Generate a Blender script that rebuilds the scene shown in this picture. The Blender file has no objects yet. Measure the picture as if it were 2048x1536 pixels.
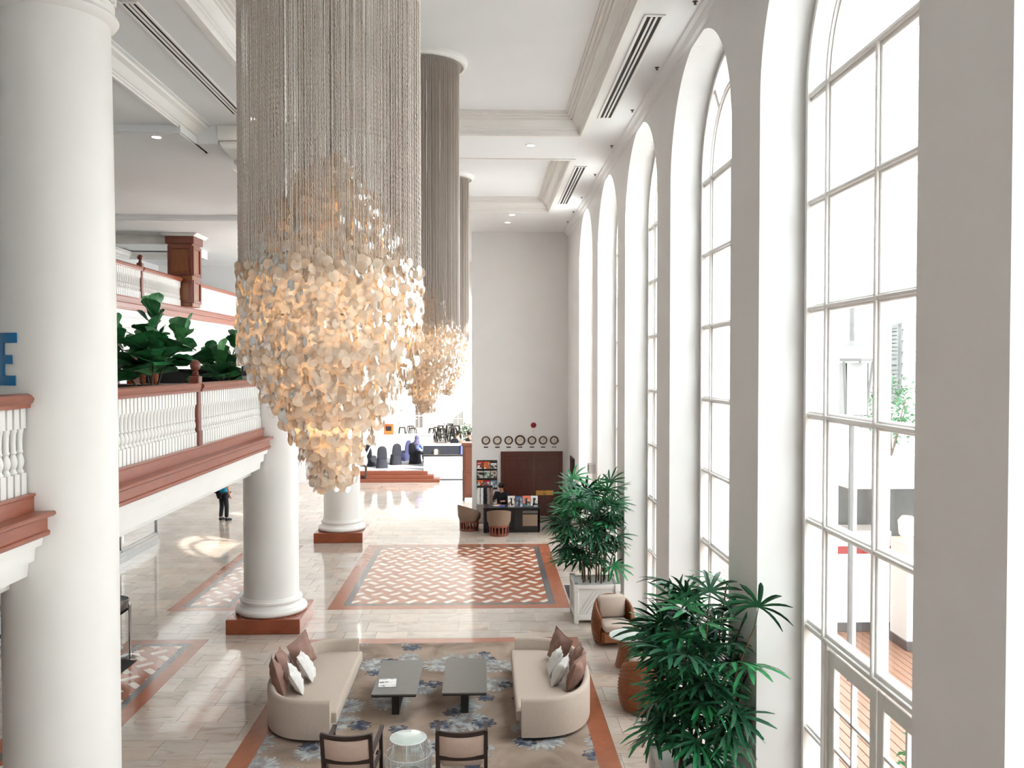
import bpy, math, random
from math import sin, cos, pi, radians as rad, atan2, sqrt
from mathutils import Vector, Matrix, Euler
random.seed(7)
S = bpy.context.scene
COL = S.collection

# ---------------------------------------------------------------- camera, sky, sun, exposure
cd = bpy.data.cameras.new('camera'); cam = bpy.data.objects.new('camera', cd); COL.objects.link(cam)
cd.sensor_width = 36.0; cd.lens = 1730.0 / 2048.0 * 36.0; cd.clip_start = 0.05; cd.clip_end = 500
cam.location = (0, 0, 5.2)
cam.rotation_euler = (rad(90) - math.atan(39 / 1730.0), 0, -math.atan(54 / 1730.0))
S.camera = cam
W = bpy.data.worlds.new('sky'); S.world = W; W.use_nodes = True
_bg = W.node_tree.nodes['Background']
_bg.inputs[0].default_value = (0.86, 0.94, 1.0, 1); _bg.inputs[1].default_value = 2.6
sd = bpy.data.lights.new('sun', 'SUN'); sd.energy = 3.2; sd.angle = rad(0.6); sd.color = (1.0, 0.95, 0.87)
sun = bpy.data.objects.new('sun', sd); COL.objects.link(sun)
sun.rotation_euler = Vector((-11.7, 9.3, -8.9)).to_track_quat('-Z', 'Y').to_euler()
S.view_settings.view_transform = 'Standard'; S.view_settings.look = 'None'
S.view_settings.exposure = 2.22; S.view_settings.gamma = 1.0
try: S.view_settings.use_curve_mapping = False
except Exception: pass
S.cycles.max_bounces = 5; S.cycles.diffuse_bounces = 4; S.cycles.glossy_bounces = 3; S.cycles.transmission_bounces = 3; S.cycles.transparent_max_bounces = 12
S.cycles.use_adaptive_sampling = True; S.cycles.adaptive_threshold = 0.04
S.cycles.sample_clamp_indirect = 8.0; S.cycles.caustics_reflective = False; S.cycles.caustics_refractive = False

# ---------------------------------------------------------------- materials
def L(r, g, b):
    f = lambda v: ((v / 255.0) / 12.92) if v <= 10 else (((v / 255.0) + 0.055) / 1.055) ** 2.4
    return (f(r), f(g), f(b))
MATS = {}
def nodes(m): return m.node_tree.nodes, m.node_tree.links
def mat(name, col, rough=0.5, metal=0.0, var=0.06, scale=8.0, bump=0.0, bscale=60.0, spec=0.5, coat=0.0, stretch=None):
    m = bpy.data.materials.new(name); m.use_nodes = True; N, K = nodes(m)
    b = N['Principled BSDF']
    b.inputs['Roughness'].default_value = rough; b.inputs['Metallic'].default_value = metal
    b.inputs['Specular IOR Level'].default_value = spec
    if coat: b.inputs['Coat Weight'].default_value = coat; b.inputs['Coat Roughness'].default_value = 0.08
    tc = N.new('ShaderNodeTexCoord'); src = tc.outputs['Object']
    if stretch:
        mp = N.new('ShaderNodeMapping'); mp.inputs['Scale'].default_value = stretch; K.new(src, mp.inputs['Vector']); src = mp.outputs[0]
    t = N.new('ShaderNodeTexNoise'); t.inputs['Scale'].default_value = scale; t.inputs['Detail'].default_value = 4
    K.new(src, t.inputs['Vector'])
    r = N.new('ShaderNodeValToRGB'); r.color_ramp.elements[0].position = .3; r.color_ramp.elements[1].position = .7
    r.color_ramp.elements[0].color = tuple(max(0, c * (1 - var)) for c in col) + (1,)
    r.color_ramp.elements[1].color = tuple(min(1, c * (1 + var)) for c in col) + (1,)
    K.new(t.outputs['Fac'], r.inputs['Fac']); K.new(r.outputs['Color'], b.inputs['Base Color'])
    if bump:
        t2 = N.new('ShaderNodeTexNoise'); t2.inputs['Scale'].default_value = bscale; t2.inputs['Detail'].default_value = 3
        K.new(src, t2.inputs['Vector'])
        bp = N.new('ShaderNodeBump'); bp.inputs['Strength'].default_value = bump; bp.inputs['Distance'].default_value = 0.01
        K.new(t2.outputs['Fac'], bp.inputs['Height']); K.new(bp.outputs['Normal'], b.inputs['Normal'])
    MATS[name] = m; return m
def emat(name, col, strength):
    m = bpy.data.materials.new(name); m.use_nodes = True; N, K = nodes(m)
    b = N['Principled BSDF']; b.inputs['Base Color'].default_value = col + (1,)
    b.inputs['Emission Color'].default_value = col + (1,); b.inputs['Emission Strength'].default_value = strength
    m.cycles.emission_sampling = 'NONE'; MATS[name] = m; return m
def tint_mix(m, amount):
    """multiply the base colour by a per-piece tint stored in the colour attribute"""
    N, K = nodes(m); b = N['Principled BSDF']; l = b.inputs['Base Color'].links[0]; src = l.from_socket
    a = N.new('ShaderNodeAttribute'); a.attribute_name = 'tint'
    mx = N.new('ShaderNodeMix'); mx.data_type = 'RGBA'; mx.blend_type = 'MULTIPLY'; mx.inputs[0].default_value = amount
    K.new(src, mx.inputs[6]); K.new(a.outputs['Color'], mx.inputs[7]); K.new(mx.outputs[2], b.inputs['Base Color'])

mat('plaster', L(240, 238, 236), .75, var=.015, scale=1.5, bump=.02, bscale=40)
mat('ceiling_paint', L(239, 239, 239), .8, var=.012, scale=1.0)
mat('trim_paint', L(240, 237, 232), .42, var=.01, scale=3)
mat('column_paint', L(240, 236, 231), .38, var=.012, scale=1.5)
mat('window_paint', L(240, 236, 231), .35, var=.012, scale=4)
mat('rail_wood', L(152, 82, 58), .33, var=.14, scale=5, stretch=(12, 1, 12), coat=.25)
mat('newel_wood', L(122, 60, 42), .3, var=.16, scale=5, stretch=(8, 8, 1), coat=.3)
mat('amber_wood', L(140, 82, 46), .3, var=.14, scale=4, stretch=(8, 8, .7), coat=.3)
mat('door_wood', L(88, 40, 26), .38, var=.2, scale=4, stretch=(10, 10, .8), coat=.15)
mat('cabinet_wood', L(100, 56, 36), .35, var=.16, scale=4, stretch=(10, 10, .8), coat=.15)
mat('dark_wood', L(48, 33, 28), .35, var=.2, scale=5, stretch=(8, 8, 1))
mat('black_lacquer', L(30, 27, 28), .3, var=.1, scale=6)
mat('red_marble', L(148, 74, 48), .16, var=.16, scale=5, coat=.3)
mat('grout', L(186, 178, 170), .5, var=.05)
mat('terracotta', L(162, 96, 70), .1, var=.10, scale=6, spec=.5)
mat('slate', L(96, 93, 93), .12, var=.10, scale=6)
mat('cream_stone', L(228, 216, 200), .12, var=.07, scale=5)
mat('sofa_fabric', L(192, 176, 162), .85, var=.04, scale=30, bump=.12, bscale=350)
mat('chair_fabric', L(204, 178, 162), .85, var=.04, scale=30, bump=.12, bscale=350)
mat('mauve_fabric', L(150, 116, 104), .9, var=.08, scale=20, bump=.2, bscale=250)
mat('white_fabric', L(226, 222, 216), .9, var=.05, scale=14, bump=.25, bscale=90)
mat('taupe_fabric', L(136, 114, 96), .85, var=.05, scale=20, bump=.1, bscale=250)
mat('table_top', L(92, 88, 84), .3, var=.05, scale=8)
mat('black_paint', L(28, 26, 26), .4, var=.1)
mat('black_cloth', L(26, 28, 38), .85, var=.15, scale=10)
mat('navy_cloth', L(42, 46, 78), .85, var=.15, scale=10)
mat('white_enamel', L(238, 236, 232), .3, var=.015)
mat('glass_top', L(205, 214, 206), .08, var=.03)
mat('chrome', L(200, 198, 196), .15, metal=1.0, var=.05)
mat('steel', L(168, 168, 168), .28, metal=.9, var=.08)
mat('brass', L(196, 150, 82), .3, metal=.9, var=.12, scale=20)
mat('rattan', L(140, 84, 50), .55, var=.25, scale=40, bump=.5, bscale=140)
mat('palm_leaf', L(40, 98, 66), .42, var=.35, scale=9)
mat('palm_leaf_bright', L(52, 140, 84), .42, var=.3, scale=9)
mat('palm_cane', L(92, 74, 48), .7, var=.3, scale=25)
mat('fig_leaf', L(54, 124, 72), .38, var=.3, scale=5)
mat('fig_leaf_light', L(104, 172, 108), .4, var=.25, scale=5)
mat('fig_stem', L(96, 78, 62), .7, var=.2, scale=20)
mat('soil', L(56, 42, 34), .95, var=.3, scale=30)
mat('carpet_mat', L(34, 32, 34), .95, var=.1, scale=60)
mat('grey_carpet', L(142, 142, 146), .95, var=.06, scale=40)
mat('skin', L(206, 152, 124), .55, var=.05)
mat('hair_black', L(22, 18, 18), .5, var=.2, scale=60)
mat('shirt_blue', L(24, 148, 184), .85, var=.08)
mat('cloth_dark', L(30, 30, 36), .85, var=.12)
mat('cloth_grey', L(150, 140, 134), .85, var=.08)
mat('cloth_white', L(236, 222, 216), .85, var=.04)
mat('scarf_navy', L(70, 68, 96), .85, var=.08)
mat('blue_letter', L(0, 104, 158), .4, var=.04)
mat('dark_letter', L(58, 42, 44), .4, var=.04)
mat('slot_black', L(30, 28, 28), .7, var=.05)
mat('strand', L(214, 200, 188), .35, metal=.2, var=.22, scale=160)
mat('red_gloss', L(150, 30, 34), .3, var=.05)
mat('red_band', L(170, 52, 48), .5, var=.04)
mat('deck_wood', L(150, 112, 92), .6, var=.10, scale=4, stretch=(10, 1, 1))
mat('exterior_paint', L(243, 241, 237), .7, var=.015)
mat('exterior_grey', L(176, 178, 176), .7, var=.04)
mat('shutter_paint', L(96, 98, 94), .6, var=.06)
mat('lantern_metal', L(118, 116, 114), .5, var=.06)
mat('lantern_pane', L(150, 152, 148), .3, var=.04)
mat('kiosk_shade', L(122, 123, 123), .7, var=.05)
mat('lawn', L(112, 150, 96), .9, var=.2, scale=3)
mat('bush_leaf', L(58, 104, 62), .55, var=.3, scale=6)
mat('step_wood', L(92, 50, 36), .3, var=.15, scale=5, stretch=(1, 10, 10))
mat('clock_face', L(226, 216, 204), .45, var=.02)
mat('clock_rim', L(78, 44, 38), .4, var=.12)
mat('screen_dark', L(24, 18, 18), .2, var=.1)
mat('green_panel', L(16, 78, 62), .4, var=.1)
mat('amber_glass', L(170, 84, 40), .15, var=.15)
mat('paper', L(228, 226, 222), .6, var=.05, scale=12)
mat('copper', L(206, 120, 74), .35, metal=.5, var=.1)
mat('orange_paint', L(190, 86, 36), .5, var=.08)
mat('blue_cloth', L(96, 112, 196), .85, var=.15, scale=8)
emat('downlight_glow', L(255, 240, 220), 14.0)
emat('sconce_glow', L(255, 190, 150), 1.2)
emat('lantern_glow', L(255, 232, 180), 3.0)

def _marble():
    m = mat('marble', L(202, 189, 177), .07, var=.05, scale=2.2, spec=.55); N, K = nodes(m); b = N['Principled BSDF']
    src = b.inputs['Base Color'].links[0].from_socket
    g = N.new('ShaderNodeNewGeometry'); mp = N.new('ShaderNodeMapping')
    mp.inputs['Rotation'].default_value = (0, 0, rad(38)); mp.inputs['Scale'].default_value = (1.1, 4.2, 1)
    K.new(g.outputs['Position'], mp.inputs['Vector'])
    a = N.new('ShaderNodeAttribute'); a.attribute_name = 'tint'
    ad = N.new('ShaderNodeVectorMath'); ad.operation = 'MULTIPLY_ADD'; ad.inputs[1].default_value = (40, 40, 40)
    K.new(a.outputs['Color'], ad.inputs[0]); K.new(mp.outputs[0], ad.inputs[2])
    t = N.new('ShaderNodeTexNoise'); t.inputs['Scale'].default_value = 1.3; t.inputs['Detail'].default_value = 6
    t.inputs['Distortion'].default_value = 1.2; K.new(ad.outputs[0], t.inputs['Vector'])
    r = N.new('ShaderNodeValToRGB'); e = r.color_ramp.elements
    e[0].position = .28; e[0].color = L(178, 152, 138) + (1,); e[1].position = .46; e[1].color = (1, 1, 1, 1)
    e2 = r.color_ramp.elements.new(.72); e2.color = L(246, 224, 212) + (1,)
    K.new(t.outputs['Fac'], r.inputs['Fac'])
    mx = N.new('ShaderNodeMix'); mx.data_type = 'RGBA'; mx.blend_type = 'MULTIPLY'; mx.inputs[0].default_value = .55
    K.new(src, mx.inputs[6]); K.new(r.outputs['Color'], mx.inputs[7])
    mx2 = N.new('ShaderNodeMix'); mx2.data_type = 'RGBA'; mx2.blend_type = 'MULTIPLY'; mx2.inputs[0].default_value = 1.0
    K.new(mx.outputs[2], mx2.inputs[6]); K.new(a.outputs['Color'], mx2.inputs[7]); K.new(mx2.outputs[2], b.inputs['Base Color'])
_marble()
for _n in ('marble', 'terracotta', 'slate', 'cream_stone'): MATS[_n].node_tree.nodes['Principled BSDF'].inputs['IOR'].default_value = 1.8

def _glass():
    m = bpy.data.materials.new('window_glass'); m.use_nodes = True; N, K = nodes(m); N.remove(N['Principled BSDF'])
    o = N['Material Output']; t = N.new('ShaderNodeBsdfTransparent'); t.inputs[0].default_value = (.97, .98, .98, 1)
    g = N.new('ShaderNodeBsdfGlossy'); g.inputs['Roughness'].default_value = .02
    lw = N.new('ShaderNodeLayerWeight'); lw.inputs[0].default_value = .5
    pw = N.new('ShaderNodeMath'); pw.operation = 'POWER'; pw.inputs[1].default_value = 5.0; K.new(lw.outputs['Facing'], pw.inputs[0])
    ma = N.new('ShaderNodeMath'); ma.operation = 'MULTIPLY_ADD'; ma.inputs[1].default_value = .45; ma.inputs[2].default_value = .02; K.new(pw.outputs[0], ma.inputs[0])
    x = N.new('ShaderNodeMixShader')
    K.new(ma.outputs[0], x.inputs[0]); K.new(t.outputs[0], x.inputs[1]); K.new(g.outputs[0], x.inputs[2]); K.new(x.outputs[0], o.inputs[0])
    MATS['window_glass'] = m
_glass()
def _capiz():
    m = bpy.data.materials.new('capiz_shell'); m.use_nodes = True; N, K = nodes(m); N.remove(N['Principled BSDF']); o = N['Material Output']
    a = N.new('ShaderNodeAttribute'); a.attribute_name = 'tint'
    oi = N.new('ShaderNodeObjectInfo')
    t = N.new('ShaderNodeTexNoise'); t.inputs['Scale'].default_value = 22; tc = N.new('ShaderNodeNewGeometry'); K.new(tc.outputs['Position'], t.inputs['Vector'])
    r = N.new('ShaderNodeValToRGB'); e = r.color_ramp.elements; e[0].position = .3; e[1].position = .72
    e[0].color = L(228, 200, 172) + (1,); e[1].color = L(244, 229, 212) + (1,)
    K.new(t.outputs['Fac'], r.inputs['Fac'])
    d = N.new('ShaderNodeBsdfDiffuse'); tr = N.new('ShaderNodeBsdfTranslucent'); gl = N.new('ShaderNodeBsdfGlossy'); gl.inputs['Roughness'].default_value = .25
    K.new(r.outputs[0], d.inputs[0]); K.new(r.outputs[0], tr.inputs[0]); gl.inputs[0].default_value = (.9, .88, .85, 1)
    x = N.new('ShaderNodeMixShader'); x.inputs[0].default_value = .42; K.new(d.outputs[0], x.inputs[1]); K.new(tr.outputs[0], x.inputs[2])
    lw = N.new('ShaderNodeFresnel'); lw.inputs[0].default_value = 1.35
    y = N.new('ShaderNodeMixShader'); K.new(lw.outputs[0], y.inputs[0]); K.new(x.outputs[0], y.inputs[1]); K.new(gl.outputs[0], y.inputs[2])
    K.new(y.outputs[0], o.inputs[0]); MATS['capiz_shell'] = m
_capiz()

def _carpet():
    """flat woven flower print: pale daisies and small navy blooms on a mottled taupe ground"""
    m = bpy.data.materials.new('flower_carpet'); m.use_nodes = True; N, K = nodes(m); b = N['Principled BSDF']
    b.inputs['Roughness'].default_value = .95
    g = N.new('ShaderNodeNewGeometry'); P = g.outputs['Position']
    def M(op, x, y=None, z=None):
        n = N.new('ShaderNodeMath'); n.operation = op
        for i, v in enumerate((x, y, z)):
            if v is None: continue
            if isinstance(v, (int, float)): n.inputs[i].default_value = v
            else: K.new(v, n.inputs[i])
        return n.outputs[0]
    def noise(scale, det=4, dist=0):
        t = N.new('ShaderNodeTexNoise'); t.inputs['Scale'].default_value = scale; t.inputs['Detail'].default_value = det
        t.inputs['Distortion'].default_value = dist; K.new(P, t.inputs['Vector']); return t.outputs['Fac']
    def ramp(f, stops):
        r = N.new('ShaderNodeValToRGB'); e = r.color_ramp.elements
        e[0].position, e[0].color = stops[0][0], stops[0][1] + (1,); e[1].position, e[1].color = stops[-1][0], stops[-1][1] + (1,)
        for p, c in stops[1:-1]:
            q = e.new(p); q.color = c + (1,)
        K.new(f, r.inputs['Fac']); return r.outputs['Color']
    def mix(f, a, c):
        n = N.new('ShaderNodeMix'); n.data_type = 'RGBA'
        if isinstance(f, (int, float)): n.inputs[0].default_value = f
        else: K.new(f, n.inputs[0])
        K.new(a, n.inputs[6])
        if isinstance(c, tuple): n.inputs[7].default_value = c + (1,)
        else: K.new(c, n.inputs[7])
        return n.outputs[2]
    base = ramp(noise(1.6, 5, .6), [(.3, L(112, 96, 84)), (.45, L(146, 126, 110)), (.6, L(166, 146, 130)), (.75, L(176, 146, 128))])
    def flowers(scale, off, petals, rmax, keep, wob):
        mp = N.new('ShaderNodeMapping'); mp.inputs['Location'].default_value = off; mp.inputs['Scale'].default_value = (1, 1, 0); K.new(P, mp.inputs['Vector'])
        v = N.new('ShaderNodeTexVoronoi'); v.voronoi_dimensions = '2D'; v.inputs['Scale'].default_value = scale; v.inputs['Randomness'].default_value = .72; K.new(mp.outputs[0], v.inputs['Vector'])
        s = N.new('ShaderNodeVectorMath'); s.operation = 'SUBTRACT'; K.new(mp.outputs[0], s.inputs[0]); K.new(v.outputs['Position'], s.inputs[1])
        sx = N.new('ShaderNodeSeparateXYZ'); K.new(s.outputs[0], sx.inputs[0])
        rr = N.new('ShaderNodeVectorMath'); rr.operation = 'LENGTH'; K.new(s.outputs[0], rr.inputs[0])
        ang = M('ARCTAN2', sx.outputs['Y'], sx.outputs['X'])
        sc = N.new('ShaderNodeSeparateColor'); K.new(v.outputs['Color'], sc.inputs[0])
        ang = M('ADD', ang, M('MULTIPLY', sc.outputs['Red'], 6.0))
        n = M('MULTIPLY', M('SUBTRACT', noise(9, 2), .5), wob)
        w = M('ABSOLUTE', M('SINE', M('ADD', M('MULTIPLY', ang, petals / 2.0), n)))
        edge = M('MULTIPLY', M('ADD', M('MULTIPLY', w, .45), .62), rmax)
        edge = M('MULTIPLY', edge, M('ADD', M('MULTIPLY', sc.outputs['Green'], .5), .6))
        d = M('SUBTRACT', edge, rr.outputs['Value'])
        on = M('GREATER_THAN', sc.outputs['Blue'], keep)
        fill = M('MULTIPLY', M('GREATER_THAN', d, 0), on)
        line = M('MULTIPLY', M('MULTIPLY', M('GREATER_THAN', d, -.014), M('LESS_THAN', d, .010)), on)
        vein = M('MULTIPLY', M('LESS_THAN', w, .16), fill)
        core = M('MULTIPLY', M('LESS_THAN', rr.outputs['Value'], rmax * .22), on)
        return fill, line, vein, core, rr.outputs['Value']
    f1, l1, v1, c1, r1 = flowers(1.3, (.31, .17, 0), 19, .35, .12, 4.0)
    f2, l2, v2, c2, r2 = flowers(1.8, (5.3, 2.9, 0), 7, .16, .58, 6.0)
    mott = noise(7, 4)
    pale = ramp(mott, [(.36, L(120, 124, 130)), (.52, L(166, 170, 172)), (.66, L(196, 198, 192))])
    navy = ramp(mott, [(.40, L(40, 50, 78)), (.54, L(92, 98, 112)), (.66, L(168, 170, 170))])
    c = mix(M('MULTIPLY', f1, M('MULTIPLY', M('GREATER_THAN', mott, .39), .85)), base, pale)
    c = mix(M('MULTIPLY', v1, .5), c, L(96, 94, 100)); c = mix(M('MULTIPLY', c1, .5), c, L(110, 98, 92)); 
    c = mix(M('MULTIPLY', l1, .3), c, L(90, 86, 90))
    c = mix(M('MULTIPLY', f2, .9), c, navy); c = mix(M('MULTIPLY', v2, .8), c, L(46, 50, 66)); c = mix(M('MULTIPLY', l2, .85), c, L(62, 56, 62))
    K.new(c, b.inputs['Base Color'])
    bp = N.new('ShaderNodeBump'); bp.inputs['Strength'].default_value = .15; bp.inputs['Distance'].default_value = .01
    K.new(noise(300, 2), bp.inputs['Height']); K.new(bp.outputs[0], b.inputs['Normal'])
    MATS['flower_carpet'] = m
_carpet()

# ---------------------------------------------------------------- mesh builder
class MB:
    def __init__(s): s.v = []; s.f = []; s.t = []; s.cur = (1, 1, 1, 1)
    def add(s, vs, fs):
        n = len(s.v); s.v += [tuple(p) for p in vs]; s.t += [s.cur] * len(vs)
        s.f += [tuple(n + i for i in f) for f in fs]; return s
    def box(s, x0, x1, y0, y1, z0, z1):
        return s.add([(x0, y0, z0), (x1, y0, z0), (x1, y1, z0), (x0, y1, z0), (x0, y0, z1), (x1, y0, z1), (x1, y1, z1), (x0, y1, z1)],
                     [(0, 3, 2, 1), (4, 5, 6, 7), (0, 1, 5, 4), (1, 2, 6, 5), (2, 3, 7, 6), (3, 0, 4, 7)])
    def cbox(s, x0, x1, y0, y1, z0, z1, c=.01):
        c = min(c, (x1 - x0) * .45, (y1 - y0) * .45, (z1 - z0) * .45)
        vs = []; 
        for sx in (0, 1):
            for sy in (0, 1):
                for sz in (0, 1):
                    X = (x0, x1)[sx]; Y = (y0, y1)[sy]; Z = (z0, z1)[sz]
                    ix = X + (c if sx == 0 else -c); iy = Y + (c if sy == 0 else -c); iz = Z + (c if sz == 0 else -c)
                    vs += [(X, iy, iz), (ix, Y, iz), (ix, iy, Z)]
        I = lambda a, b, d, k: (a * 4 + b * 2 + d) * 3 + k
        F = []
        for a in (0, 1):
            q = [I(a, 0, 0, 0), I(a, 1, 0, 0), I(a, 1, 1, 0), I(a, 0, 1, 0)]; F.append(q if a else q[::-1])
            q = [I(0, a, 0, 1), I(1, a, 0, 1), I(1, a, 1, 1), I(0, a, 1, 1)]; F.append(q[::-1] if a else q)
            q = [I(0, 0, a, 2), I(1, 0, a, 2), I(1, 1, a, 2), I(0, 1, a, 2)]; F.append(q if a else q[::-1])
        for a in (0, 1):
            for b in (0, 1):
                q = [I(a, b, 0, 0), I(a, b, 1, 0), I(a, b, 1, 1), I(a, b, 0, 1)]; F.append(q if (a ^ b) else q[::-1])
                q = [I(a, 0, b, 0), I(a, 0, b, 2), I(a, 1, b, 2), I(a, 1, b, 0)]; F.append(q if (a ^ b) else q[::-1])
                q = [I(0, a, b, 1), I(1, a, b, 1), I(1, a, b, 2), I(0, a, b, 2)]; F.append(q if (a ^ b) else q[::-1])
        for a in (0, 1):
            for b in (0, 1):
                for d in (0, 1):
                    q = [I(a, b, d, 0), I(a, b, d, 1), I(a, b, d, 2)]; F.append(q if (a + b + d) % 2 else q[::-1])
        return s.add(vs, F)
    def lathe(s, prof, seg=24, c=(0, 0, 0), cap=True):
        vs = []; F = []; n = len(prof)
        for i in range(seg):
            a = 2 * pi * i / seg
            for r, z in prof: vs.append((c[0] + r * cos(a), c[1] + r * sin(a), c[2] + z))
        for i in range(seg):
            j = (i + 1) % seg
            for k in range(n - 1): F.append((i * n + k, j * n + k, j * n + k + 1, i * n + k + 1))
        if cap:
            if prof[0][0] > 1e-6: F.append(tuple(i * n for i in range(seg))[::-1])
            if prof[-1][0] > 1e-6: F.append(tuple(i * n + n - 1 for i in range(seg)))
        return s.add(vs, F)
    def tube(s, path, r, seg=6, cap=True, r2=None):
        P = [Vector(p) for p in path]; n = len(P); vs = []; F = []
        up = Vector((0, 0, 1)); px = None
        for i, p in enumerate(P):
            d = (P[min(i + 1, n - 1)] - P[max(i - 1, 0)]).normalized()
            if px is None: px = d.orthogonal().normalized() if abs(d.z) > .95 else d.cross(up).normalized()
            px = (px - d * px.dot(d)).normalized(); py = d.cross(px)
            rr = r if r2 is None else r + (r2 - r) * i / max(1, n - 1)
            if isinstance(r, (list, tuple)): rr = r[i]
            for k in range(seg):
                a = 2 * pi * k / seg; vs.append(p + px * rr * cos(a) + py * rr * sin(a))
        for i in range(n - 1):
            for k in range(seg):
                k2 = (k + 1) % seg; F.append((i * seg + k, i * seg + k2, (i + 1) * seg + k2, (i + 1) * seg + k))
        if cap: F.append(tuple(range(seg))[::-1]); F.append(tuple((n - 1) * seg + k for k in range(seg)))
        return s.add(vs, F)
    def bar(s, a, b, w, h):
        """rectangular bar from a to b, w wide horizontally and h in the other direction"""
        a = Vector(a); b = Vector(b); d = (b - a).normalized(); up = Vector((0, 0, 1))
        x = d.cross(up); x = x.normalized() if x.length > 1e-4 else Vector((1, 0, 0)); y = x.cross(d)
        vs = [p + x * sx * w / 2 + y * sy * h / 2 for p in (a, b) for sx, sy in ((-1, -1), (1, -1), (1, 1), (-1, 1))]
        return s.add(vs, [(0, 1, 2, 3), (7, 6, 5, 4), (0, 4, 5, 1), (1, 5, 6, 2), (2, 6, 7, 3), (3, 7, 4, 0)])
    def prism(s, poly, axis, a, b):
        """extrude a 2-D polygon along axis ('x','y','z') from a to b"""
        f = {'x': lambda p, t: (t, p[0], p[1]), 'y': lambda p, t: (p[0], t, p[1]), 'z': lambda p, t: (p[0], p[1], t)}[axis]
        n = len(poly); vs = [f(p, a) for p in poly] + [f(p, b) for p in poly]
        return s.add(vs, [tuple(range(n))[::-1], tuple(range(n, 2 * n))] + [(i, (i + 1) % n, n + (i + 1) % n, n + i) for i in range(n)])
    def sphere(s, c, r, seg=12, rings=8, sc=(1, 1, 1)):
        prof = [(r * sin(pi * i / rings), -r * cos(pi * i / rings)) for i in range(rings + 1)]
        prof[0] = (1e-4, -r); prof[-1] = (1e-4, r)
        n0 = len(s.v); s.lathe(prof, seg, (0, 0, 0))
        for i in range(n0, len(s.v)):
            p = s.v[i]; s.v[i] = (c[0] + p[0] * sc[0], c[1] + p[1] * sc[1], c[2] + p[2] * sc[2])
        return s
    def mesh(s, name, origin=(0, 0, 0), smooth=False, tint=False):
        me = bpy.data.meshes.new(name)
        o = origin
        me.from_pydata([(p[0] - o[0], p[1] - o[1], p[2] - o[2]) for p in s.v], [], s.f)
        if smooth:
            me.polygons.foreach_set('use_smooth', [True] * len(me.polygons))
            if smooth != 'all':
                try: me.set_sharp_from_angle(angle=rad(smooth if not isinstance(smooth, bool) else 40))
                except Exception: pass
        if tint:
            at = me.color_attributes.new('tint', 'FLOAT_COLOR', 'POINT')
            at.data.foreach_set('color', [c for t in s.t for c in t])
        me.update(); return me
    def build(s, name, m, parent=None, smooth=False, tint=False, world=False):
        o = (0, 0, 0)
        if world and parent is not None: o = base_of(parent)
        me = s.mesh(name, o, smooth, tint); return place(name, me, m, parent)
BASE = {}
def base_of(p): return BASE.get(p.name, (0, 0, 0))
def place(name, me, m=None, parent=None, loc=(0, 0, 0), rot=(0, 0, 0), scale=None):
    if m is not None and len(me.materials) == 0: me.materials.append(MATS[m] if isinstance(m, str) else m)
    o = bpy.data.objects.new(name, me); COL.objects.link(o); o.location = loc; o.rotation_euler = rot
    if scale: o.scale = scale
    if parent is not None:
        o.parent = parent; BASE[o.name] = base_of(parent)
    return o
def tag(o, label, cat=None, group=None, kind=None):
    if label: o['label'] = label
    if cat: o['category'] = cat
    if group: o['group'] = group
    if kind: o['kind'] = kind
    return o
def thing(name, label, cat, loc=(0, 0, 0), rz=0.0, group=None, kind=None):
    o = bpy.data.objects.new(name, None); COL.objects.link(o); o.location = loc; o.rotation_euler = (0, 0, rz); o.empty_display_size = .1
    BASE[o.name] = tuple(loc); return tag(o, label, cat, group, kind)
def struct(name, mb, m, label=None, smooth=False):
    o = mb.build(name, m, smooth=smooth); o['kind'] = 'structure'
    if label: o['label'] = label
    return o
def copy_tree(o, parent=None):
    c = o.copy(); COL.objects.link(c); c.parent = parent
    for ch in o.children: copy_tree(ch, c)
    return c
def flat_ellipse(cx, cy, rx, ry, n=24): return [(cx + rx * cos(2 * pi * i / n), cy + ry * sin(2 * pi * i / n)) for i in range(n)]
# ================================================================ FLOOR
XW = 2.85; XP = 3.40; CEIL = 9.72; TRAY = 10.12
rnd = random.Random(3)
fl = MB(); fl.box(-14.2, 3.5, -9, 38.3, -.25, -.012)
floor = struct('floor', fl, 'grout', 'polished beige marble hall floor laid in running bond')
MAIN = (-3.35, 1.82, 18.34, 24.95); CARP = (-3.35, 1.76, 2.2, 16.36)
STR1 = (-6.72, -5.22, 18.34, 24.95); STR0 = (-6.72, -5.22, 2.2, 16.42)
zones = []
for (ya, yb, holes) in ((-8, 2.2, []), (2.2, 16.36, [STR0, CARP]), (16.36, 16.42, [STR0]), (16.42, 18.34, []), (18.34, 24.95, [STR1, MAIN]), (24.95, 38.2, [])):
    xa = -14.0
    for h in holes + [None]:
        xb = h[0] if h else 3.3
        if xb - xa > .02: zones.append((xa, xb, ya, yb))
        if h: xa = h[1]
tiles = []
TS = .6
for (xa, xb, ya, yb) in zones:
    j = math.floor(ya / TS)
    while j * TS < yb:
        off = (j % 2) * .5 * TS + (j % 3) * .07
        i = math.floor((xa - off) / TS)
        while i * TS + off < xb:
            r = (max(xa, i * TS + off), min(xb, (i + 1) * TS + off), max(ya, j * TS), min(yb, (j + 1) * TS))
            if r[1] - r[0] > .012 and r[3] - r[2] > .012: tiles.append(r)
            i += 1
        j += 1
def _size(r):
    cy = (r[2] + r[3]) / 2; cx = (r[0] + r[1]) / 2
    if cy < 11.1 or abs(cx / cy) > .56: return 0
    if cx < -3.9 and (cx / cy) < -.39 and cy < 16: return 0
    if cx > 1.9 and cy < 17: return .01 / cy
    return (r[1] - r[0]) * (r[3] - r[2]) / cy ** 3
def tile_tint():
    k = rnd.uniform(.86, 1.06); w = rnd.uniform(-.025, .03); return (k + w, k, k - w, 1)
G = .003
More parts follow.
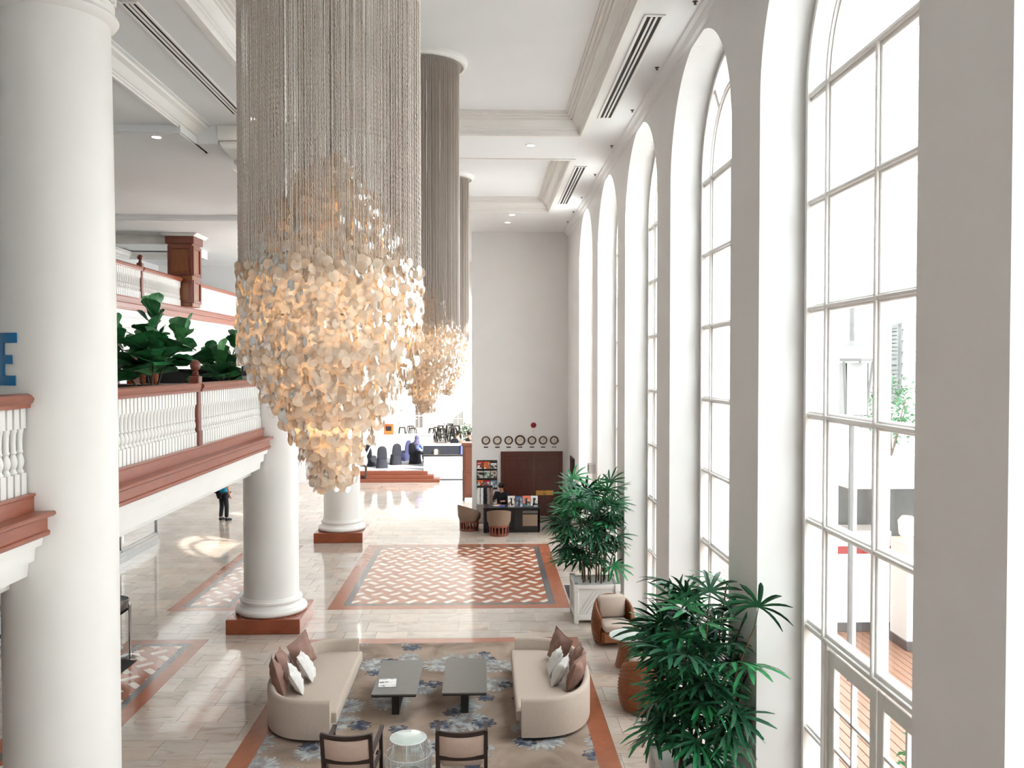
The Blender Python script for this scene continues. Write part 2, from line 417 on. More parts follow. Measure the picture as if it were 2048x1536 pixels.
tiles.sort(key=_size, reverse=True)
rest = MB()
for n, (x0, x1, y0, y1) in enumerate(tiles):
    big = n < 300 and _size((x0, x1, y0, y1)) > 0
    mb = MB() if big else rest
    mb.cur = tile_tint(); mb.box(x0 + G, x1 - G, y0 + G, y1 - G, -.014, 0)
    if big: mb.build('marble_tile', 'marble', floor, tint=True)
o = rest.build('marble_tile_field', 'marble', floor, tint=True); o['kind'] = 'stuff'

def clip_poly(p, x0, x1, y0, y1):
    for ax, lim, sg in ((0, x0, 1), (0, x1, -1), (1, y0, 1), (1, y1, -1)):
        q = []
        for i in range(len(p)):
            a, b = p[i], p[(i + 1) % len(p)]; da = (a[ax] - lim) * sg; db = (b[ax] - lim) * sg
            if da >= 0: q.append(a)
            if da * db < 0:
                t = da / (da - db); q.append((a[0] + (b[0] - a[0]) * t, a[1] + (b[1] - a[1]) * t))
        p = q
        if not p: return p
    return p
def frame_pieces(R, w, z0, z1, m, name):
    x0, x1, y0, y1 = R
    for poly in ([(x0, y0), (x1, y0), (x1 - w, y0 + w), (x0 + w, y0 + w)], [(x1, y0), (x1, y1), (x1 - w, y1 - w), (x1 - w, y0 + w)],
                 [(x1, y1), (x0, y1), (x0 + w, y1 - w), (x1 - w, y1 - w)], [(x0, y1), (x0, y0), (x0 + w, y0 + w), (x0 + w, y1 - w)]):
        mb = MB(); mb.prism(poly, 'z', z0, z1); mb.build(name, m, floor)
small = MB(); ncream = 0
def panel(R, bw, dw, px, py, cream_limit):
    global ncream
    frame_pieces(R, bw, -.012, .0005, 'terracotta', 'terracotta_border')
    R2 = (R[0] + bw, R[1] - bw, R[2] + bw, R[3] - bw)
    frame_pieces(R2, dw, -.012, .0003, 'slate', 'slate_border')
    x0, x1, y0, y1 = R2[0] + dw, R2[1] - dw, R2[2] + dw, R2[3] - dw
    mb = MB(); mb.box(x0, x1, y0, y1, -.012, 0); mb.build('terracotta_field', 'terracotta', floor)
    hl, hw = .148, .062; row = 0; y = y0 + py * .45
    items = []
    while y < y1 + .1:
        sg = 1 if row % 2 == 0 else -1; x = x0 + (px * .1 if row % 2 == 0 else px * .6)
        x -= px
        while x < x1 + .2:
            c = cos(rad(45)); s_ = sin(rad(45)) * sg
            p = [(x + c * a - s_ * b, y + s_ * a + c * b) for a, b in ((-hl, -hw), (hl, -hw), (hl, hw), (-hl, hw))]
            p = clip_poly(p, x0, x1, y0, y1)
            if len(p) >= 3: items.append((x, y, p))
            x += px
        y += py; row += 1
    for x, y, p in items:
        big = ncream < 300 and y > 11.5 and len(p) >= 3 and cream_limit(x, y)
        mb = MB() if big else small
        mb.prism(p, 'z', -.004, .0012)
        if big: mb.build('cream_tile', 'cream_stone', floor); ncream += 1
panel(MAIN, .29, .15, .42, .325, lambda x, y: True)
panel(STR0, .24, .13, .42, .325, lambda x, y: True)
panel(STR1, .24, .13, .42, .325, lambda x, y: True)
o = small.build('cream_tile_field', 'cream_stone', floor); o['kind'] = 'stuff'
frame_pieces(CARP, .29, -.012, .0005, 'terracotta', 'terracotta_border')
mb = MB(); mb.box(CARP[0] + .29, CARP[1] - .29, CARP[2] + .29, CARP[3] - .29, -.012, .006)
tag(mb.build('lounge_carpet', 'flower_carpet'), 'taupe carpet with grey-blue and navy flowers under the lounge furniture', 'carpet')

# ================================================================ RIGHT WALL WITH ARCHES
SP = 7.95; AR = 1.645; CY = [24.52, 20.2, 15.92, 11.62, 7.29, 2.97, -1.35, -5.67]
wr = MB()
edges = [29.75] + [(CY[i] + CY[i + 1]) / 2 for i in range(len(CY) - 1)] + [-9.0]
for i, c in enumerate(CY):
    yb, ya = edges[i], edges[i + 1]
    wr.box(XW, 3.62, ya, c - AR, -.2, 10.4); wr.box(XW, 3.62, c + AR, yb, -.2, 10.4)
    NS = 40
    pts = [(c + AR * cos(pi * k / NS), SP + AR * sin(pi * k / NS)) for k in range(NS + 1)]
    vs = []; F = []
    for k, (y, z) in enumerate(pts):
        vs += [(XW, y, z), (3.62, y, z), (XW, y, 10.4), (3.62, y, 10.4)]
    for k in range(NS):
        a = 4 * k; b = a + 4
        F += [(a, a + 1, b + 1, b), (a, b, b + 2, a + 2), (a + 1, a + 3, b + 3, b + 1)]
    wr.add(vs, F)
wall_right = struct('wall_right', wr, 'plaster', 'tall white wall pierced by deep round-arched windows')
cor = MB()
cp = [(XW, CEIL), (XW - .16, CEIL), (XW - .15, CEIL - .03), (XW - .10, CEIL - .05), (XW - .06, CEIL - .11), (XW - .02, CEIL - .13), (XW, CEIL - .16)]
cor.prism([(p[0], p[1]) for p in cp], 'y', -9, 29.6)
struct('trim_1', cor, 'ceiling_paint', 'slim white cornice where the window wall meets the ceiling')

BARS = [7.95, 6.86, 5.77, 4.68, 3.59, 2.50, 1.42]
def window(n, c, door):
    w = thing('window_%d' % n, None, None, (XP, c, 0)); w['kind'] = 'structure'
    w['label'] = 'tall white multi-pane arched window in the right-hand wall'
    ro = AR; ri = AR - .09; X0, X1 = -.07, .07
    fr = MB()
    NS = 36
    fr.box(X0, X1, -ro, -ri, 0, SP); fr.box(X0, X1, ri, ro, 0, SP); fr.box(X0, X1, -ro, ro, 0, .12)
    def arc(r0, r1, x0, x1, a0=0, a1=pi, NS=36):
        vs = []; F = []
        for k in range(NS + 1):
            a = a0 + (a1 - a0) * k / NS
            for r in (r0, r1):
                for x in (x0, x1): vs.append((x, r * cos(a), SP + r * sin(a)))
        for k in range(NS):
            p = 4 * k; q = p + 4
            F += [(p, p + 1, q + 1, q), (p + 2, q + 2, q + 3, p + 3), (p, q, q + 2, p + 2), (p + 1, p + 3, q + 3, q + 1)]
        return vs, F
    fr.add(*arc(ri, ro, X0, X1)); fr.build('frame', 'window_paint', w, smooth=30)
    mo = MB(); mo.box(X0 - .025, X0, -ri - .03, -ri + .03, 0, SP); mo.box(X0 - .025, X0, ri - .03, ri + .03, 0, SP); mo.add(*arc(ri - .03, ri + .03, X0 - .025, X0))
    mo.build('inner_moulding', 'window_paint', w, smooth=30)
    SM = 1.08
    def mullion(y, z0, z1):
        m = MB(); m.cbox(-.055, .055, y - .042, y + .042, z0, z1, .008); m.cbox(-.085, -.05, y - .02, y + .02, z0, z1, .008); m.build('mullion', 'window_paint', w)
    for y in (-SM, 0, SM): mullion(y, 2.5 if (door and y == 0) else .1, SP)
    for z in BARS:
        if door and z < 2.4: spans = ((-ri, -SM), (SM, ri))
        else: spans = ((-ri, ri),)
        for a, b in spans:
            m = MB(); hz = .06 if z in (SP, 2.50) else .042
            m.cbox(-.052, .052, a, b, z - hz, z + hz, .008); m.cbox(-.08, -.05, a, b, z - .02, z + .02, .008); m.build('transom', 'window_paint', w)
    m = MB(); m.add(*arc(SM - .042, SM + .042, -.055, .055)); m.add(*arc(SM - .02, SM + .02, -.085, -.05)); m.build('arch_bar', 'window_paint', w, smooth=30)
    for a in (rad(52), rad(128)):
        m = MB(); m.bar((0, SM * cos(a), SP + SM * sin(a)), (0, ri * cos(a), SP + ri * sin(a)), .11, .08); m.build('radial_bar', 'window_paint', w)
    ys = [-ri, -SM, 0, SM, ri]; zs = [.12] + BARS[::-1]
    for a in range(4):
        for k in range(7):
            if door and a in (1, 2) and zs[k + 1] < 2.6: continue
            m = MB(); m.box(.004, .010, ys[a] + .03, ys[a + 1] - .03, zs[k] + .03, zs[k + 1] - .03); m.build('pane', 'window_glass', w)
    m = MB(); poly = [(SM * cos(pi * k / 20), SP + SM * sin(pi * k / 20)) for k in range(21)]; m.prism(poly, 'x', .004, .010); m.build('pane', 'window_glass', w)
    for a0, a1 in ((0, 52), (52, 128), (128, 180)):
        m = MB(); m.add(*arc(SM, ri, .004, .010, rad(a0), rad(a1), 10)); m.build('pane', 'window_glass', w)
    if door:
        for s in (-1, 1):
            d = thing('door_leaf', None, None, (0, 0, 0)); d.parent = w
            y0, y1 = (0.012, SM - .05) if s > 0 else (-SM + .05, -.012)
            m = MB()
            for a, b in ((y0, y0 + .12), (y1 - .12, y1)): m.cbox(-.03, .03, a, b, .02, 2.40, .006)
            for a, b in ((.02, .28), (2.26, 2.40)): m.cbox(-.03, .03, y0 + .12, y1 - .12, a, b, .006)
            ym = (y0 + y1) / 2
            m.cbox(-.026, .026, ym - .016, ym + .016, .28, 2.26, .004)
            for q in range(1, 5): zq = .28 + (2.26 - .28) * q / 5; m.cbox(-.026, .026, y0 + .12, y1 - .12, zq - .016, zq + .016, .004)
            m.build('door_frame', 'window_paint', d)
            for q in range(5):
                za = .28 + (2.26 - .28) * q / 5; zb = za + (2.26 - .28) / 5
                for a, b in ((y0 + .12, ym), (ym, y1 - .12)):
                    m = MB(); m.box(-.003, .003, a + .012, b - .012, za + .012, zb - .012); m.build('pane', 'window_glass', d)
            m = MB(); m.tube([(-.03, (y1 - .06) if s < 0 else (y0 + .06), 1.0), (-.08, (y1 - .06) if s < 0 else (y0 + .06), 1.0), (-.08, (y1 - .06) if s < 0 else (y0 + .06), 1.12)], .009, 6); m.build('door_handle', 'brass', d)
    return w
for n, c in enumerate([7.29, 11.62, 15.92, 20.2, 24.52, 2.97, -1.35, -5.67]): window(n + 1, c, n == 0)

# ================================================================ OTHER WALLS
mb = MB(); mb.box(-.45, 3.62, 29.6, 29.9, -.2, CEIL + .6); struct('wall_far', mb, 'plaster', 'cream end wall carrying the row of clocks')
mb = MB(); mb.box(-.45, 2.85, 29.585, 29.6, 0, .16); struct('baseboard_far', mb, 'trim_paint')
mb = MB(); mb.box(-14.6, 3.62, -9.2, -9, -.2, 10.4); struct('wall_back', mb, 'plaster', 'plain wall behind the viewpoint')
mb = MB(); mb.box(-14.6, -14.2, -9, 38.3, -.2, 10.4); struct('wall_left', mb, 'plaster', 'plain white wall at the back of the galleries')
mb = MB(); mb.box(-14.6, -6.9, 38.2, 38.5, -.2, 10.4); mb.box(-6.9, -.2, 38.2, 38.5, 8.2, 10.4); mb.box(-.45, -.2, 29.9, 38.5, 8.2, 10.4)
struct('wall_end', mb, 'plaster', 'white end wall with a tall opening to the terrace restaurant')

# ================================================================ CEILING
ce = MB(); z0, z1 = CEIL, CEIL + .12
ce.box(1.9, 3.6, -9, 29.7, z0, z1); ce.box(-5.25, -3.72, -9, 38.3, z0, z1)
trays = [(-6.5, .05), (2.08, 8.6), (10.63, 17.17), (19.18, 25.79)]
beams = [(-9, -6.5), (.05, 2.08), (8.6, 10.63), (17.17, 19.18), (25.79, 38.3)]
for a, b in beams: ce.box(-3.72, 1.9, a, b, z0, z1)
for a, b in trays: ce.box(-4.0, 2.2, a - .3, b + .3, TRAY, TRAY + .1)
LC = 9.50
ce.box(-14.4, -5.5, -9, 38.3, LC, LC + .12)
ce.box(-14.6, 3.62, -9.2, 38.5, 10.3, 10.42); ce.box(-5.56, -5.18, -9, 38.3, CEIL - .02, 10.3)
for a, b in ((-.1, 1.7), (8.0, 10.25), (16.65, 18.8), (25.2, 38.3)): ce.box(-5.56, -5.055, a, b, CEIL - .34, CEIL)
ceiling = struct('ceiling', ce, 'ceiling_paint', 'white coffered hall ceiling with recessed trays')
def cornice(name, x0, x1, y0, y1, zb, prof, label):
    mb = MB(); n = len(prof); vs = []; F = []
    for d, z in prof: vs += [(x0 + d, y0 + d, zb + z), (x1 - d, y0 + d, zb + z), (x1 - d, y1 - d, zb + z), (x0 + d, y1 - d, zb + z)]
    for k in range(n - 1):
        for q in range(4): F.append((4 * k + q, 4 * k + (q + 1) % 4, 4 * k + 4 + (q + 1) % 4, 4 * k + 4 + q))
    mb.add(vs, F); return struct(name, mb, 'trim_paint', label)
CP = [(-.10, .01), (-.10, -.015), (.012, -.015), (.03, .02), (.03, .06), (.06, .072), (.06, .105), (.085, .115), (.10, .16), (.165, .245), (.19, .255), (.19, .29), (.235, .30), (.235, .335), (.29, .345), (.29, .38), (.33, .385), (.33, .42)]
for n, (a, b) in enumerate(trays): cornice('trim_%d' % (n + 2), -3.72, 1.9, a, b, CEIL, CP, 'deep stepped white cornice lining a ceiling tray')
# left-hand cornice hanging down to the lower gallery ceiling
LP = [(-5.2, 0), (-5.2, -.02), (-5.235, -.03), (-5.25, -.06), (-5.29, -.075), (-5.33, -.09), (-5.40, -.17), (-5.43, -.2), (-5.455, -.2), (-5.46, -.225), (-5.49, -.235), (-5.50, -.26), (-5.54, -.26), (-5.54, 0.1), (-5.2, .1)]
for n, (a, b) in enumerate([(-8.9, 0), (1.6, 8.1), (10.15, 16.75), (18.7, 25.3)]):
    mb = MB(); mb.prism([(p[0], CEIL + p[1]) for p in LP], 'y', a, b); struct('trim_%d' % (n + 6), mb, 'trim_paint', 'white moulded cornice along the gallery side of the ceiling')
bm = MB()
for a, b in ((0, 1.6), (8.1, 10.15), (15.8, 17.4), (25.3, 27.2)):
    bm.box(-14.3, -5.46, a, b, CEIL - .34, CEIL + .02); bm.box(-14.25, -5.5, a + .1, b - .1, CEIL - .36, CEIL)
struct('trim_10', bm, 'ceiling_paint', 'white cross beams over the galleries')
# trays of the upper gallery
for n, (a, b) in enumerate([(20.5, 25), (29.2, 33.5)]):
    cornice('trim_%d' % (11 + n), -13.6, -10.6, a, b, LC - .30, [(0, .3), (0, 0), (.05, 0), (.09, .05), (.15, .09), (.18, .2), (.26, .22), (.26, .26)], 'moulded white frame on the gallery ceiling')

def diffuser(x0, x1, y0, y1, label):
    t = thing('ceiling_vent', label, 'vent', ((x0 + x1) / 2, (y0 + y1) / 2, CEIL), group='linear ceiling vents')
    w = (x1 - x0) / 2; l = (y1 - y0) / 2
    m = MB(); m.box(-w + .02, w - .02, -l + .02, l - .02, -.004, -.001); m.build('slot_backing', 'slot_black', t)
    m = MB()
    for a, b in ((-w, -w + .045), (w - .045, w)): m.cbox(a, b, -l, l, -.02, 0, .006)
    for a, b in ((-l, -l + .05), (l - .05, l)): m.cbox(-w + .045, w - .045, a, b, -.02, 0, .006)
    m.build('frame', 'trim_paint', t)
    iw = 2 * w - .09
    for k in (1, 2):
        x = -w + .045 + iw * k / 3; m = MB(); m.cbox(x - .017, x + .017, -l + .05, l - .05, -.02, -.003, .004); m.build('blade', 'trim_paint', t)
diffuser(2.06, 2.34, 11.2, 15.9, 'long three-slot ceiling vent above the nearer arched windows')
diffuser(2.06, 2.34, 19.75, 24.4, 'three-slot ceiling vent near the cream end wall')
diffuser(-4.58, -4.32, 11.0, 15.9, 'three-slot ceiling vent above the left-hand columns')
def downlight(x, y, z, label, e=0.0):
    t = thing('downlight', label, 'downlight', (x, y, z), group='recessed ceiling downlights')
    m = MB(); m.lathe([(.075, -.001), (.105, -.001), (.11, -.008), (.1, -.014), (.08, -.012), (.075, -.001)], 20, cap=False); m.build('trim_ring', 'trim_paint', t, smooth=30)
    m = MB(); m.lathe([(.001, -.006), (.077, -.006)], 16, cap=False); m.build('lens', 'downlight_glow', t)
downlight(-6.0, 16.1, CEIL - .36 if False else 9.36, 'lit downlight in the beam left of the capital')
downlight(-4.28, 16.15, CEIL, 'lit downlight beside the end of the left ceiling vent')
downlight(.95, 17.9, CEIL, 'lit downlight in the beam between the two ceiling trays')
downlight(.82, 26.2, CEIL, 'lit downlight close to the cream end wall')
downlight(.72, 27.6, CEIL, 'downlight nearest the cream end wall')
for y, q in ((21.3, 'nearest'), (22.6, 'middle'), (23.9, 'farthest')): downlight(-11.9 - (y - 21.3) * .02, y + 4.2, LC, q + ' of three small downlights by the wooden gallery post')
def sprinkler(x, y, z, label):
    m = MB(); m.lathe([(.035, 0), (.035, -.006), (.012, -.01), (.009, -.03), (.022, -.034), (.022, -.038), (.002, -.04)], 10, (x, y, z)); 
    t = thing('sprinkler_head', label, 'sprinkler', (x, y, z), group='ceiling sprinkler heads'); m.build('sprinkler_body', 'clock_rim', t, world=True)
for k, y in enumerate((10.8, 13.2, 15.4, 17.9, 20.6, 23.4, 25.6, 27.4)):
    sprinkler(2.62, y, CEIL, 'small dark sprinkler head over the window wall, number %s from the near end' % ('one', 'two', 'three', 'four', 'five', 'six', 'seven', 'eight')[k])

# ================================================================ COLUMNS
CX = -4.28
def column(y, label):
    t = thing('column', label, 'column', (CX, y, 0), group='white columns of the hall')
    m = MB(); m.cbox(-.71, .71, -.71, .71, 0, .29, .012); m.build('plinth', 'red_marble', t)
    m = MB(); m.lathe([(.6, .29), (.655, .29), (.69, .315), (.70, .355), (.69, .395), (.655, .42), (.62, .425), (.612, .445), (.585, .455), (.573, .48), (.575, .505), (.6, .515), (.61, .54), (.6, .565), (.565, .575), (.56, .60), (.545, .62)], 56, cap=False); m.build('base_moulding', 'column_paint', t, smooth=50)
    m = MB(); m.lathe([(.545, .60), (.535, .75), (.535, 3.0), (.532, 5.5), (.52, 7.4), (.505, 8.62)], 64, cap=False); m.build('shaft', 'column_paint', t, smooth=50)
    m = MB(); m.lathe([(.505, 8.60), (.56, 8.63), (.585, 8.67), (.56, 8.71), (.52, 8.73), (.52, 8.77), (.545, 8.79), (.545, 8.82), (.52, 8.84)], 48, cap=False); m.build('astragal', 'column_paint', t, smooth=50)
    m = MB(); m.lathe([(.50, 8.84), (.515, 9.02), (.56, 9.12)], 48, cap=False); m.build('capital_bell', 'column_paint', t, smooth=50)
    for k in range(28):
        a = 2 * pi * k / 28; d = Vector((cos(a), sin(a), 0))
        m = MB(); m.tube([d * .522 + Vector((0, 0, 8.86)), d * .535 + Vector((0, 0, 9.0)), d * .585 + Vector((0, 0, 9.12))], .036, 6); m.build('flute', 'column_paint', t, smooth=50)
    m = MB(); m.lathe([(.56, 9.12), (.64, 9.13), (.66, 9.15), (.66, 9.17)], 48, cap=False); m.build('capital_ring', 'column_paint', t, smooth=50)
    m = MB()
    s = [(.56, 9.16), (.70, 9.30), (.74, 9.38), (.74, 9.42), (.70, 9.42), (.70, 9.44)]
    vs = []; F = []
    for r, z in s: vs += [(-r, -r, z), (r, -r, z), (r, r, z), (-r, r, z)]
    for k in range(len(s) - 1):
        for q in range(4): F.append((4 * k + q, 4 * k + (q + 1) % 4, 4 * k + 4 + (q + 1) % 4, 4 * k + 4 + q))
    F.append((3, 2, 1, 0)); m.add(vs, F); m.build('abacus', 'column_paint', t)
    m = MB(); m.cbox(-.78, .78, -.78, .78, 9.44, CEIL - .002, .01); m.build('entablature_block', 'column_paint', t)
    return t
c1 = column(8.84, 'huge white column nearest the camera, cut by the left edge, blue letter on it')
c2 = column(17.39, 'white column on a red marble plinth behind the left sofa')
c3 = column(25.94, 'farthest white column, seen below the tip of the big chandelier')
column(.3, 'white column beside the viewpoint'); 
def letter_e(y, m, label, z0, h, a0):
    t = thing('letter_sign', label, 'letter', (CX, y, z0), group='letters fixed to the columns')
    R = .537
    def patch(aa, ab, za, zb):
        mb = MB(); n = 8; vs = []; F = []
        for k in range(n + 1):
            a = rad(-90) - rad(aa + (ab - aa) * k / n)
            for r in (R, R + .012):
                for z in (za, zb): vs.append((r * cos(a), r * sin(a), z))
        for k in range(n):
            p = 4 * k; q = p + 4; F += [(p + 2, p + 3, q + 3, q + 2), (p, q, q + 1, p + 1), (p, p + 2, q + 2, q), (p + 1, q + 1, q + 3, p + 3)]
        F += [(0, 1, 3, 2), (4 * n, 4 * n + 2, 4 * n + 3, 4 * n + 1)]
        mb.add(vs, F); return mb
    mb = patch(a0, a0 + 13, 0, h); mb.build('stem', m, t)
    for za, zb, l in ((0, .19, 29), (.41, .58, 25), (.81, 1.0, 31)): mb = patch(a0 - l + 13, a0 + .5, za * h, zb * h); mb.build('arm', m, t)
letter_e(8.84, 'blue_letter', 'blue letter E on the left side of the nearest column', 5.0, .50, 33)
letter_e(17.39, 'dark_letter', 'dark letter E on the column behind the left sofa', 4.98, .50, 58)

# ================================================================ GALLERIES
def baluster_mesh():
    m = MB(); h = .815
    m.box(-.042, .042, -.042, .042, 0, .20); m.box(-.042, .042, -.042, .042, .62, h)
    m.lathe([(.036, .20), (.04, .215), (.03, .235), (.026, .25), (.036, .275), (.042, .31), (.036, .345), (.028, .37), (.024, .385), (.033, .395), (.034, .41), (.028, .42), (.027, .5), (.031, .57), (.036, .59), (.039, .605), (.036, .62)], 12, cap=False)
    return m.mesh('baluster', smooth=35)
BAL = baluster_mesh(); BAL.materials.append(MATS['trim_paint'])
def rail_profile(x, z, s=1):
    return [(x - .075, z - .135), (x + .075, z - .135), (x + .08, z - .10), (x + .10, z - .085), (x + .115, z - .05), (x + .10, z - .03), (x + .085, z - .012), (x + .05, z), (x - .05, z), (x - .085, z - .012), (x - .10, z - .03), (x - .115, z - .05), (x - .10, z - .085), (x - .08, z - .10)]
def newel(t, x, y, z, h):
    m = MB(); m.cbox(x - .065, x + .065, y - .065, y + .065, z, z + h, .012)
    m.cbox(x - .078, x + .078, y - .078, y + .078, z, z + .24, .008); m.cbox(x - .078, x + .078, y - .078, y + .078, z + h - .2, z + h, .012)
    m.build('newel_post', 'newel_wood', t, world=True)
    m = MB(); m.lathe([(.055, 0), (.06, .015), (.04, .03), (.045, .045), (.05, .055), (.035, .07), (.03, .085), (.06, .10), (.075, .13), (.08, .165), (.07, .20), (.045, .23), (.018, .245), (.001, .248)], 16, (x, y, z + h)); m.build('ball_finial', 'newel_wood', t, smooth=50, world=True)
def railing(name, label, x, y0, y1, zf, newels, spacing=.118, extra=None):
    """zf: top of the plinth board the balusters stand on"""
    t = thing(name, label, 'railing', (x, (y0 + y1) / 2, zf), group='gallery railings')
    top = zf + .815 + .13
    stops = [y0] + [v for n in newels for v in (n - .07, n + .07)] + [y1]
    for a, b in zip(stops[::2], stops[1::2]):
        m = MB(); m.prism(rail_profile(x, top), 'y', a, b); m.build('handrail', 'rail_wood', t, smooth=30, world=True)
        n = max(1, int(round((b - a) / spacing)))
        for k in range(n):
            o = place('baluster', BAL, None, t); o.location = (0, a + (k + .5) * (b - a) / n - (y0 + y1) / 2, 0)
    for n in newels: newel(t, x, n, zf - .02, .815 + .25)
    return t
ZB = 3.86
def gallery_edge(x, y0, y1, zf, label, n, deep=.39):
    """red-brown plinth board and ledge over a white stepped fascia"""
    t = thing('balcony_edge', label, 'balcony edge', (x, (y0 + y1) / 2, zf - .2), group='gallery edges')
    m = MB(); m.prism([(x - .10, zf - .17), (x + .10, zf - .17), (x + .10, zf - .03), (x + .115, zf - .02), (x + .115, zf), (x - .10, zf)], 'y', y0, y1); m.build('plinth_board', 'rail_wood', t, world=True)
    m = MB(); m.prism([(x - .2, zf - .215), (x + .27, zf - .215), (x + .285, zf - .2), (x + .285, zf - .18), (x + .27, zf - .168), (x - .2, zf - .168)], 'y', y0 - .02, y1 + .02); m.build('ledge', 'rail_wood', t, world=True)
    m = MB(); m.prism([(x - .2, zf - .40), (x + .225, zf - .40), (x + .235, zf - .385), (x + .235, zf - .355), (x + .215, zf - .345), (x + .215, zf - .215), (x - .2, zf - .215)], 'y', y0, y1); m.build('fascia_board', 'rail_wood', t, world=True)
    s = deep / .55
    m = MB(); m.prism([(x - .3, zf - .40 - .55 * s), (x + .03, zf - .40 - .55 * s), (x + .045, zf - .4 - .36 * s), (x + .10, zf - .4 - .34 * s), (x + .115, zf - .4 - .15 * s), (x + .17, zf - .4 - .13 * s), (x + .185, zf - .40), (x - .3, zf - .40)], 'y', y0 + .03, y1 - .03); m.build('white_fascia', 'trim_paint', t, world=True)
    return t
gx = -4.37
gallery_edge(gx, 9.38, 16.82, 3.98, 'red-brown balcony ledge with white fascia between the two nearest columns', 1)
gallery_edge(gx, .9, 8.33, 3.98, 'red-brown balcony ledge left of the nearest column', 2)
railing('balcony_railing', 'lower balcony railing with white balusters between the two nearest columns', gx, 9.4, 16.85, 3.98, [13.2])
railing('balcony_railing', 'lower balcony railing ending against the nearest column at the left edge', gx, .9, 8.42, 3.98, [4.6])
mb = MB(); mb.box(-14.2, -4.55, -9, 19.5, 3.05, 3.85); mb.box(-14.2, -10.1, 19.5, 38.2, 3.05, 3.85); struct('floor_gallery', mb, 'trim_paint', 'lower gallery floor slab')
mb = MB(); mb.box(-14.2, -10.15, 18.0, 38.2, 6.0, 7.05); struct('floor_upper_gallery', mb, 'trim_paint', 'upper gallery floor slab')
ux = -10.0
gallery_edge(ux, 18.0, 37.9, 7.10, 'upper gallery ledge with white fascia below the wooden post', 3, .75)
railing('gallery_railing', 'upper gallery railing with white balusters left of the wooden post', ux, 18.0, 28.72, 7.10, [21.0, 25.5])
railing('gallery_railing', 'upper gallery railing with white balusters right of the wooden post', ux, 29.68, 37.9, 7.10, [35.5])
# wooden post
t = thing('wooden_post', 'square panelled amber wood post standing on the upper gallery', 'post', (ux, 29.2, 7.1))
m = MB(); m.cbox(-.40, .40, -.40, .40, 0, 2.1, .02); m.build('post_core', 'amber_wood', t)
m = MB(); m.cbox(-.47, .47, -.47, .47, 2.06, 2.30, .02); m.build('post_head', 'newel_wood', t)
m = MB(); m.prism([(-.62, 2.39), (.62, 2.39), (.5, 2.30), (-.5, 2.30)], 'y', -.6, .6); m.build('post_cap', 'trim_paint', t)
for s, ax in ((-1, 'y'), (1, 'x')):
    for k in range(2):
        za, zb = ((.12, .88), (1.02, 2.0))[k]
        for a0, a1, b0, b1 in ((-.40, -.28, za, zb), (.28, .40, za, zb), (-.28, .28, za, za + .1), (-.28, .28, zb - .1, zb)):
            m = MB()
            if ax == 'y': m.cbox(a0, a1, -.44, -.40, b0, b1, .01)
            else: m.cbox(.40, .44, a0, a1, b0, b1, .01)
            m.build('panel_moulding', 'newel_wood', t)
# lower gallery bar behind the plants
mb = MB(); mb.box(-12.0, -11.8, 18, 38, 3.85, 6.0); struct('wall_gallery', mb, 'plaster', 'white wall behind the gallery bar')
t = thing('gallery_post', 'dark red wooden post behind the fig tree on the lower gallery', 'post', (-9.4, 25.0, 3.85) if False else (-10.4, 26.4, 3.85))
m = MB(); m.cbox(-.2, .2, -.2, .2, 0, 2.15, .02); m.cbox(-.24, .24, -.24, .24, 0, .3, .02); m.build('post_core', 'newel_wood', t)
# ================================================================ CHANDELIERS
TOPZ = [(.0, 6.56), (.11, 6.50), (.20, 6.40), (.29, 6.27), (.36, 6.16), (.44, 6.00), (.53, 5.87), (.60, 5.79)]
BOTZ = [(.0, 4.36), (.145, 4.42), (.18, 4.53), (.23, 4.65), (.275, 4.74), (.34, 4.84), (.45, 4.99), (.53, 5.14), (.60, 5.27)]
def interp(T, r):
    for (a, x), (b, y) in zip(T, T[1:]):
        if a <= r <= b: return x + (y - x) * (r - a) / (b - a)
    return T[-1][1]
RINGS = [.10, .15, .20, .26, .32, .38, .44, .505, .57]
def disc_verts(mat4, n, r):
    vs = [mat4 @ Vector((0, -.004, 0))] + [mat4 @ Vector((r * cos(2 * pi * k / n), 0, r * sin(2 * pi * k / n))) for k in range(n)]
    return vs, [(0, 1 + (k + 1) % n, 1 + k) for k in range(n)]
def chandelier_layout(seed):
    R = random.Random(seed); out = []
    for i, r in enumerate(RINGS):
        zt, zb = interp(TOPZ, r), interp(BOTZ, r)
        n = int(2 * pi * r / .043)
        if i + 1 < len(RINGS):
            spans = [(interp(TOPZ, RINGS[i + 1]) - .10, zt), (zb, interp(BOTZ, RINGS[i + 1]) + .08)]
        else: spans = [(zb, zt)]
        for k in range(n):
            a = 2 * pi * (k + R.random() * .5) / n
            for z0, z1 in spans:
                z = z0 + R.random() * .035
                while z < z1:
                    rr = .033 * R.uniform(.82, 1.12)
                    rad_ = r + R.uniform(-.014, .014)
                    out.append((rad_, a + R.uniform(-.02, .02), z, rr, R.gauss(0, .42), R.gauss(0, .16)))
                    z += R.uniform(.034, .046)
    return out
def disc_matrix(d):
    r, a, z, rr, yaw, tilt = d
    return Matrix.Translation((r * cos(a), r * sin(a), z)) @ Matrix.Rotation(a + pi / 2 + yaw, 4, 'Z') @ Matrix.Rotation(tilt, 4, 'X')
